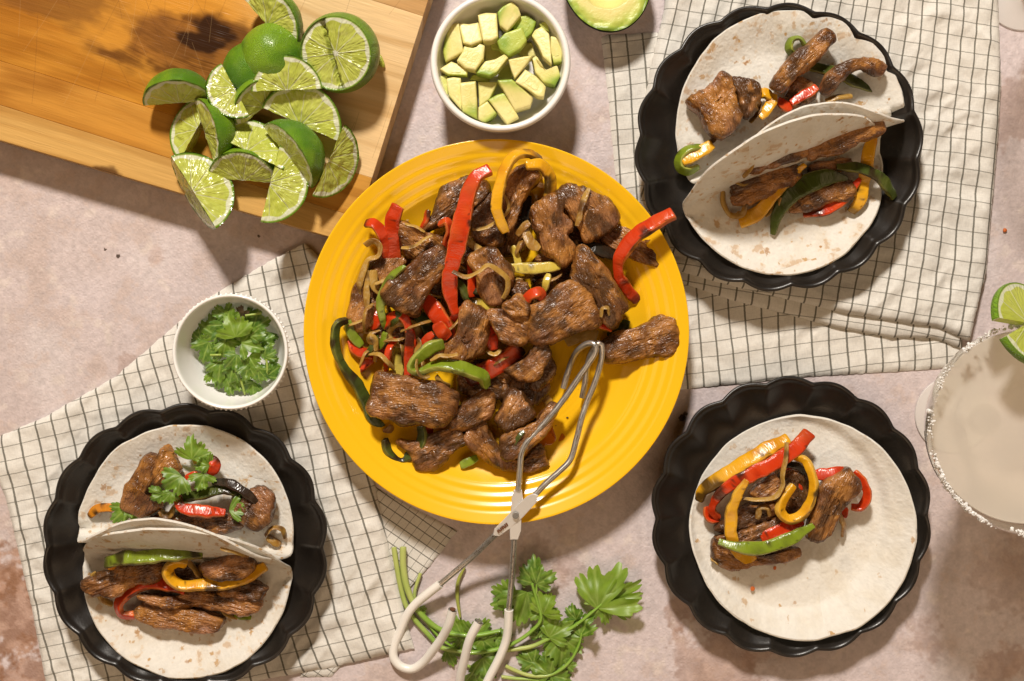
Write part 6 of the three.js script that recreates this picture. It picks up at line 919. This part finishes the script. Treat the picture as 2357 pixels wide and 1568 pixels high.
// ---------- tongs ----------
{
  const o = thing('tongs', 'steel scissor tongs with cream handles lying across the yellow plate rim', 'tongs', null, at(ZC, 1272, 1215, 0));
  const put = (n, g, m) => { g.translate(-o.position.x, -o.position.y, -o.position.z); return part(n, g, m, o); };
  const C = (x, y, h) => at(ZC, x, y, h), L = (x, y, h) => at(ZL, x, y, h), r = 0.0023;
  put('arm', tube([C(1662, 518, 27), C(1680, 430, 29), C(1692, 340, 34), C(1715, 260, 43), C(1748, 205, 47), C(1772, 200, 47), C(1780, 260, 45), C(1768, 330, 43), C(1735, 440, 42), C(1697, 530, 41), C(1660, 640, 42), C(1628, 770, 43), C(1592, 885, 44), C(1525, 955, 45), C(1450, 1022, 45.5), C(1385, 1090, 45.5)], r, 0.002, 14), M.steel);
  put('arm', tube([C(1552, 462, 27), C(1575, 380, 29), C(1602, 300, 34), C(1640, 235, 43), C(1700, 198, 49), C(1738, 205, 51), C(1742, 245, 50), C(1705, 310, 48), C(1640, 405, 46), C(1560, 520, 45), C(1480, 622, 45), C(1400, 712, 45), C(1330, 790, 46), C(1305, 850, 46), C(1295, 950, 46), C(1285, 1065, 46)], r, 0.002, 14), M.steel);
  put('arm', tube([C(1160, 1315, 39), L(870, 320, 24), L(650, 505, 16)], r, 0.004, 14), M.steel);
  put('arm', tube([C(1262, 1348, 41), L(1172, 480, 26), L(1152, 690, 17)], r, 0.004, 14), M.steel);
  const flat = (pts, th) => { const c = pts.reduce((a, p) => a.add(p), new THREE.Vector3()).multiplyScalar(1 / pts.length); const sh = new THREE.Shape(pts.map((p) => new THREE.Vector2(p.x - c.x, -(p.z - c.z)))); const g = new THREE.ExtrudeGeometry(sh, { depth: th, bevelEnabled: true, bevelSize: 0.0004, bevelThickness: 0.0004, bevelSegments: 2 }); g.rotateX(-Math.PI / 2);
    let sxx = 0, sxy = 0, szz = 0, sxyz = 0; for (const p of pts) { const dx = p.x - c.x, dz = p.z - c.z, dy = p.y - c.y; sxx += dx * dx; szz += dz * dz; sxy += dx * dy; sxyz += dz * dy; }
    const q = g.attributes.position, tot = sxx + szz, kx = sxy / tot, kz = sxyz / tot; for (let i = 0; i < q.count; i++) q.setY(i, q.getY(i) + kx * q.getX(i) + kz * q.getZ(i)); g.translate(c.x, c.y, c.z); g.computeVertexNormals(); return g; };
  put('pivot_plate', flat([C(1262, 1062, 45), C(1305, 1062, 45), C(1312, 1120, 44.5), C(1302, 1220, 43.5), C(1300, 1300, 42), C(1282, 1350, 41), C(1240, 1350, 41), C(1238, 1280, 42), C(1246, 1180, 44), C(1250, 1110, 44.8)], 0.0012), M.plateSteel);
  put('pivot_plate', flat([C(1372, 1085, 47.6), C(1400, 1092, 47.8), C(1392, 1130, 47), C(1310, 1220, 44.6), C(1228, 1290, 42), C(1172, 1330, 40), C(1140, 1325, 39.4), C(1148, 1290, 40), C(1200, 1240, 42.4), C(1285, 1150, 46), C(1340, 1100, 47.6)], 0.0012), M.plateSteel);
  const rv = new THREE.CylinderGeometry(0.0023, 0.0026, 0.0012, 24); const rp = C(1271, 1213, 47.3); rv.translate(rp.x, rp.y, rp.z); put('rivet', rv, M.steel);
  const marks = []; for (let i = 0; i < 7; i++) { const g = new RoundedBoxGeometry(0.0011, 0.0003, 0.0026, 1, 0.0001); g.rotateY(0.7 + 0.4 * Math.sin(i * 2)); const p = C(1168 + i * 8.5, 1307 - i * 7, 43.6 + i * 0.1); g.translate(p.x, p.y, p.z); marks.push(g); }
  put('rust_mark', mergeGeometries(marks), M.rust);
  const hr = 0.0035;
  put('handle', tube([L(650, 505, 16), L(560, 575, 13), L(478, 645, 10), L(425, 710, 8), L(360, 850, 5), L(318, 960, 4.2), L(318, 1040, 4.5), L(370, 1100, 5), L(450, 1118, 6), L(530, 1070, 9), L(600, 985, 15), L(668, 890, 22), L(718, 790, 29), L(745, 688, 33)], hr, 0.002, 18), M.grip);
  put('handle', tube([L(1152, 695, 17), L(1148, 800, 14), L(1135, 900, 11), L(1105, 990, 9), L(1060, 1085, 7), L(1005, 1190, 5), L(960, 1290, 4), L(900, 1380, 4), L(830, 1380, 6), L(800, 1290, 10), L(800, 1180, 16), L(830, 1050, 23), L(870, 900, 30), L(935, 775, 34)], hr, 0.002, 18), M.grip);
  const cap = (a, b, m, n, rad) => { const d = b.clone().sub(a).normalize(); const g = new THREE.CylinderGeometry(rad, rad, 0.0012, 20); g.applyQuaternion(new THREE.Quaternion().setFromUnitVectors(new THREE.Vector3(0, 1, 0), d)); g.translate(b.x, b.y, b.z); put(n, g, m); };
  cap(L(718, 790, 29), L(745, 686, 33.1), M.rust, 'hollow_end', 0.0022); cap(L(870, 900, 30), L(937, 772, 34.2), M.steel, 'rod_end', 0.0024);
  cap(L(560, 575, 13), L(650, 505, 16.05), M.grip, 'handle_end', 0.0035); cap(L(1148, 800, 14), L(1152, 694, 17.05), M.grip, 'handle_end', 0.0035);
}
// stray bits on the table
for (const [x, y, s, m, lab] of [[1570, 962, 8, M.crumb, 'black charred crumb on the table between yellow plate and lone black plate'], [2313, 530, 5, M.bit, 'small orange fleck on the table right of the folded towel']])
  solo('food_crumb', lump([0, 1, 2, 3, 4, 5].map((k) => P(x + Math.cos(k) * s * (0.6 + 0.6 * hash3(x, k, 1)), y - Math.sin(k) * s, 0.001)), { y0: 0, t: 0.002, n: 20, rows: 8 }), m, lab, 'crumb');
renderer.render(scene, camera);
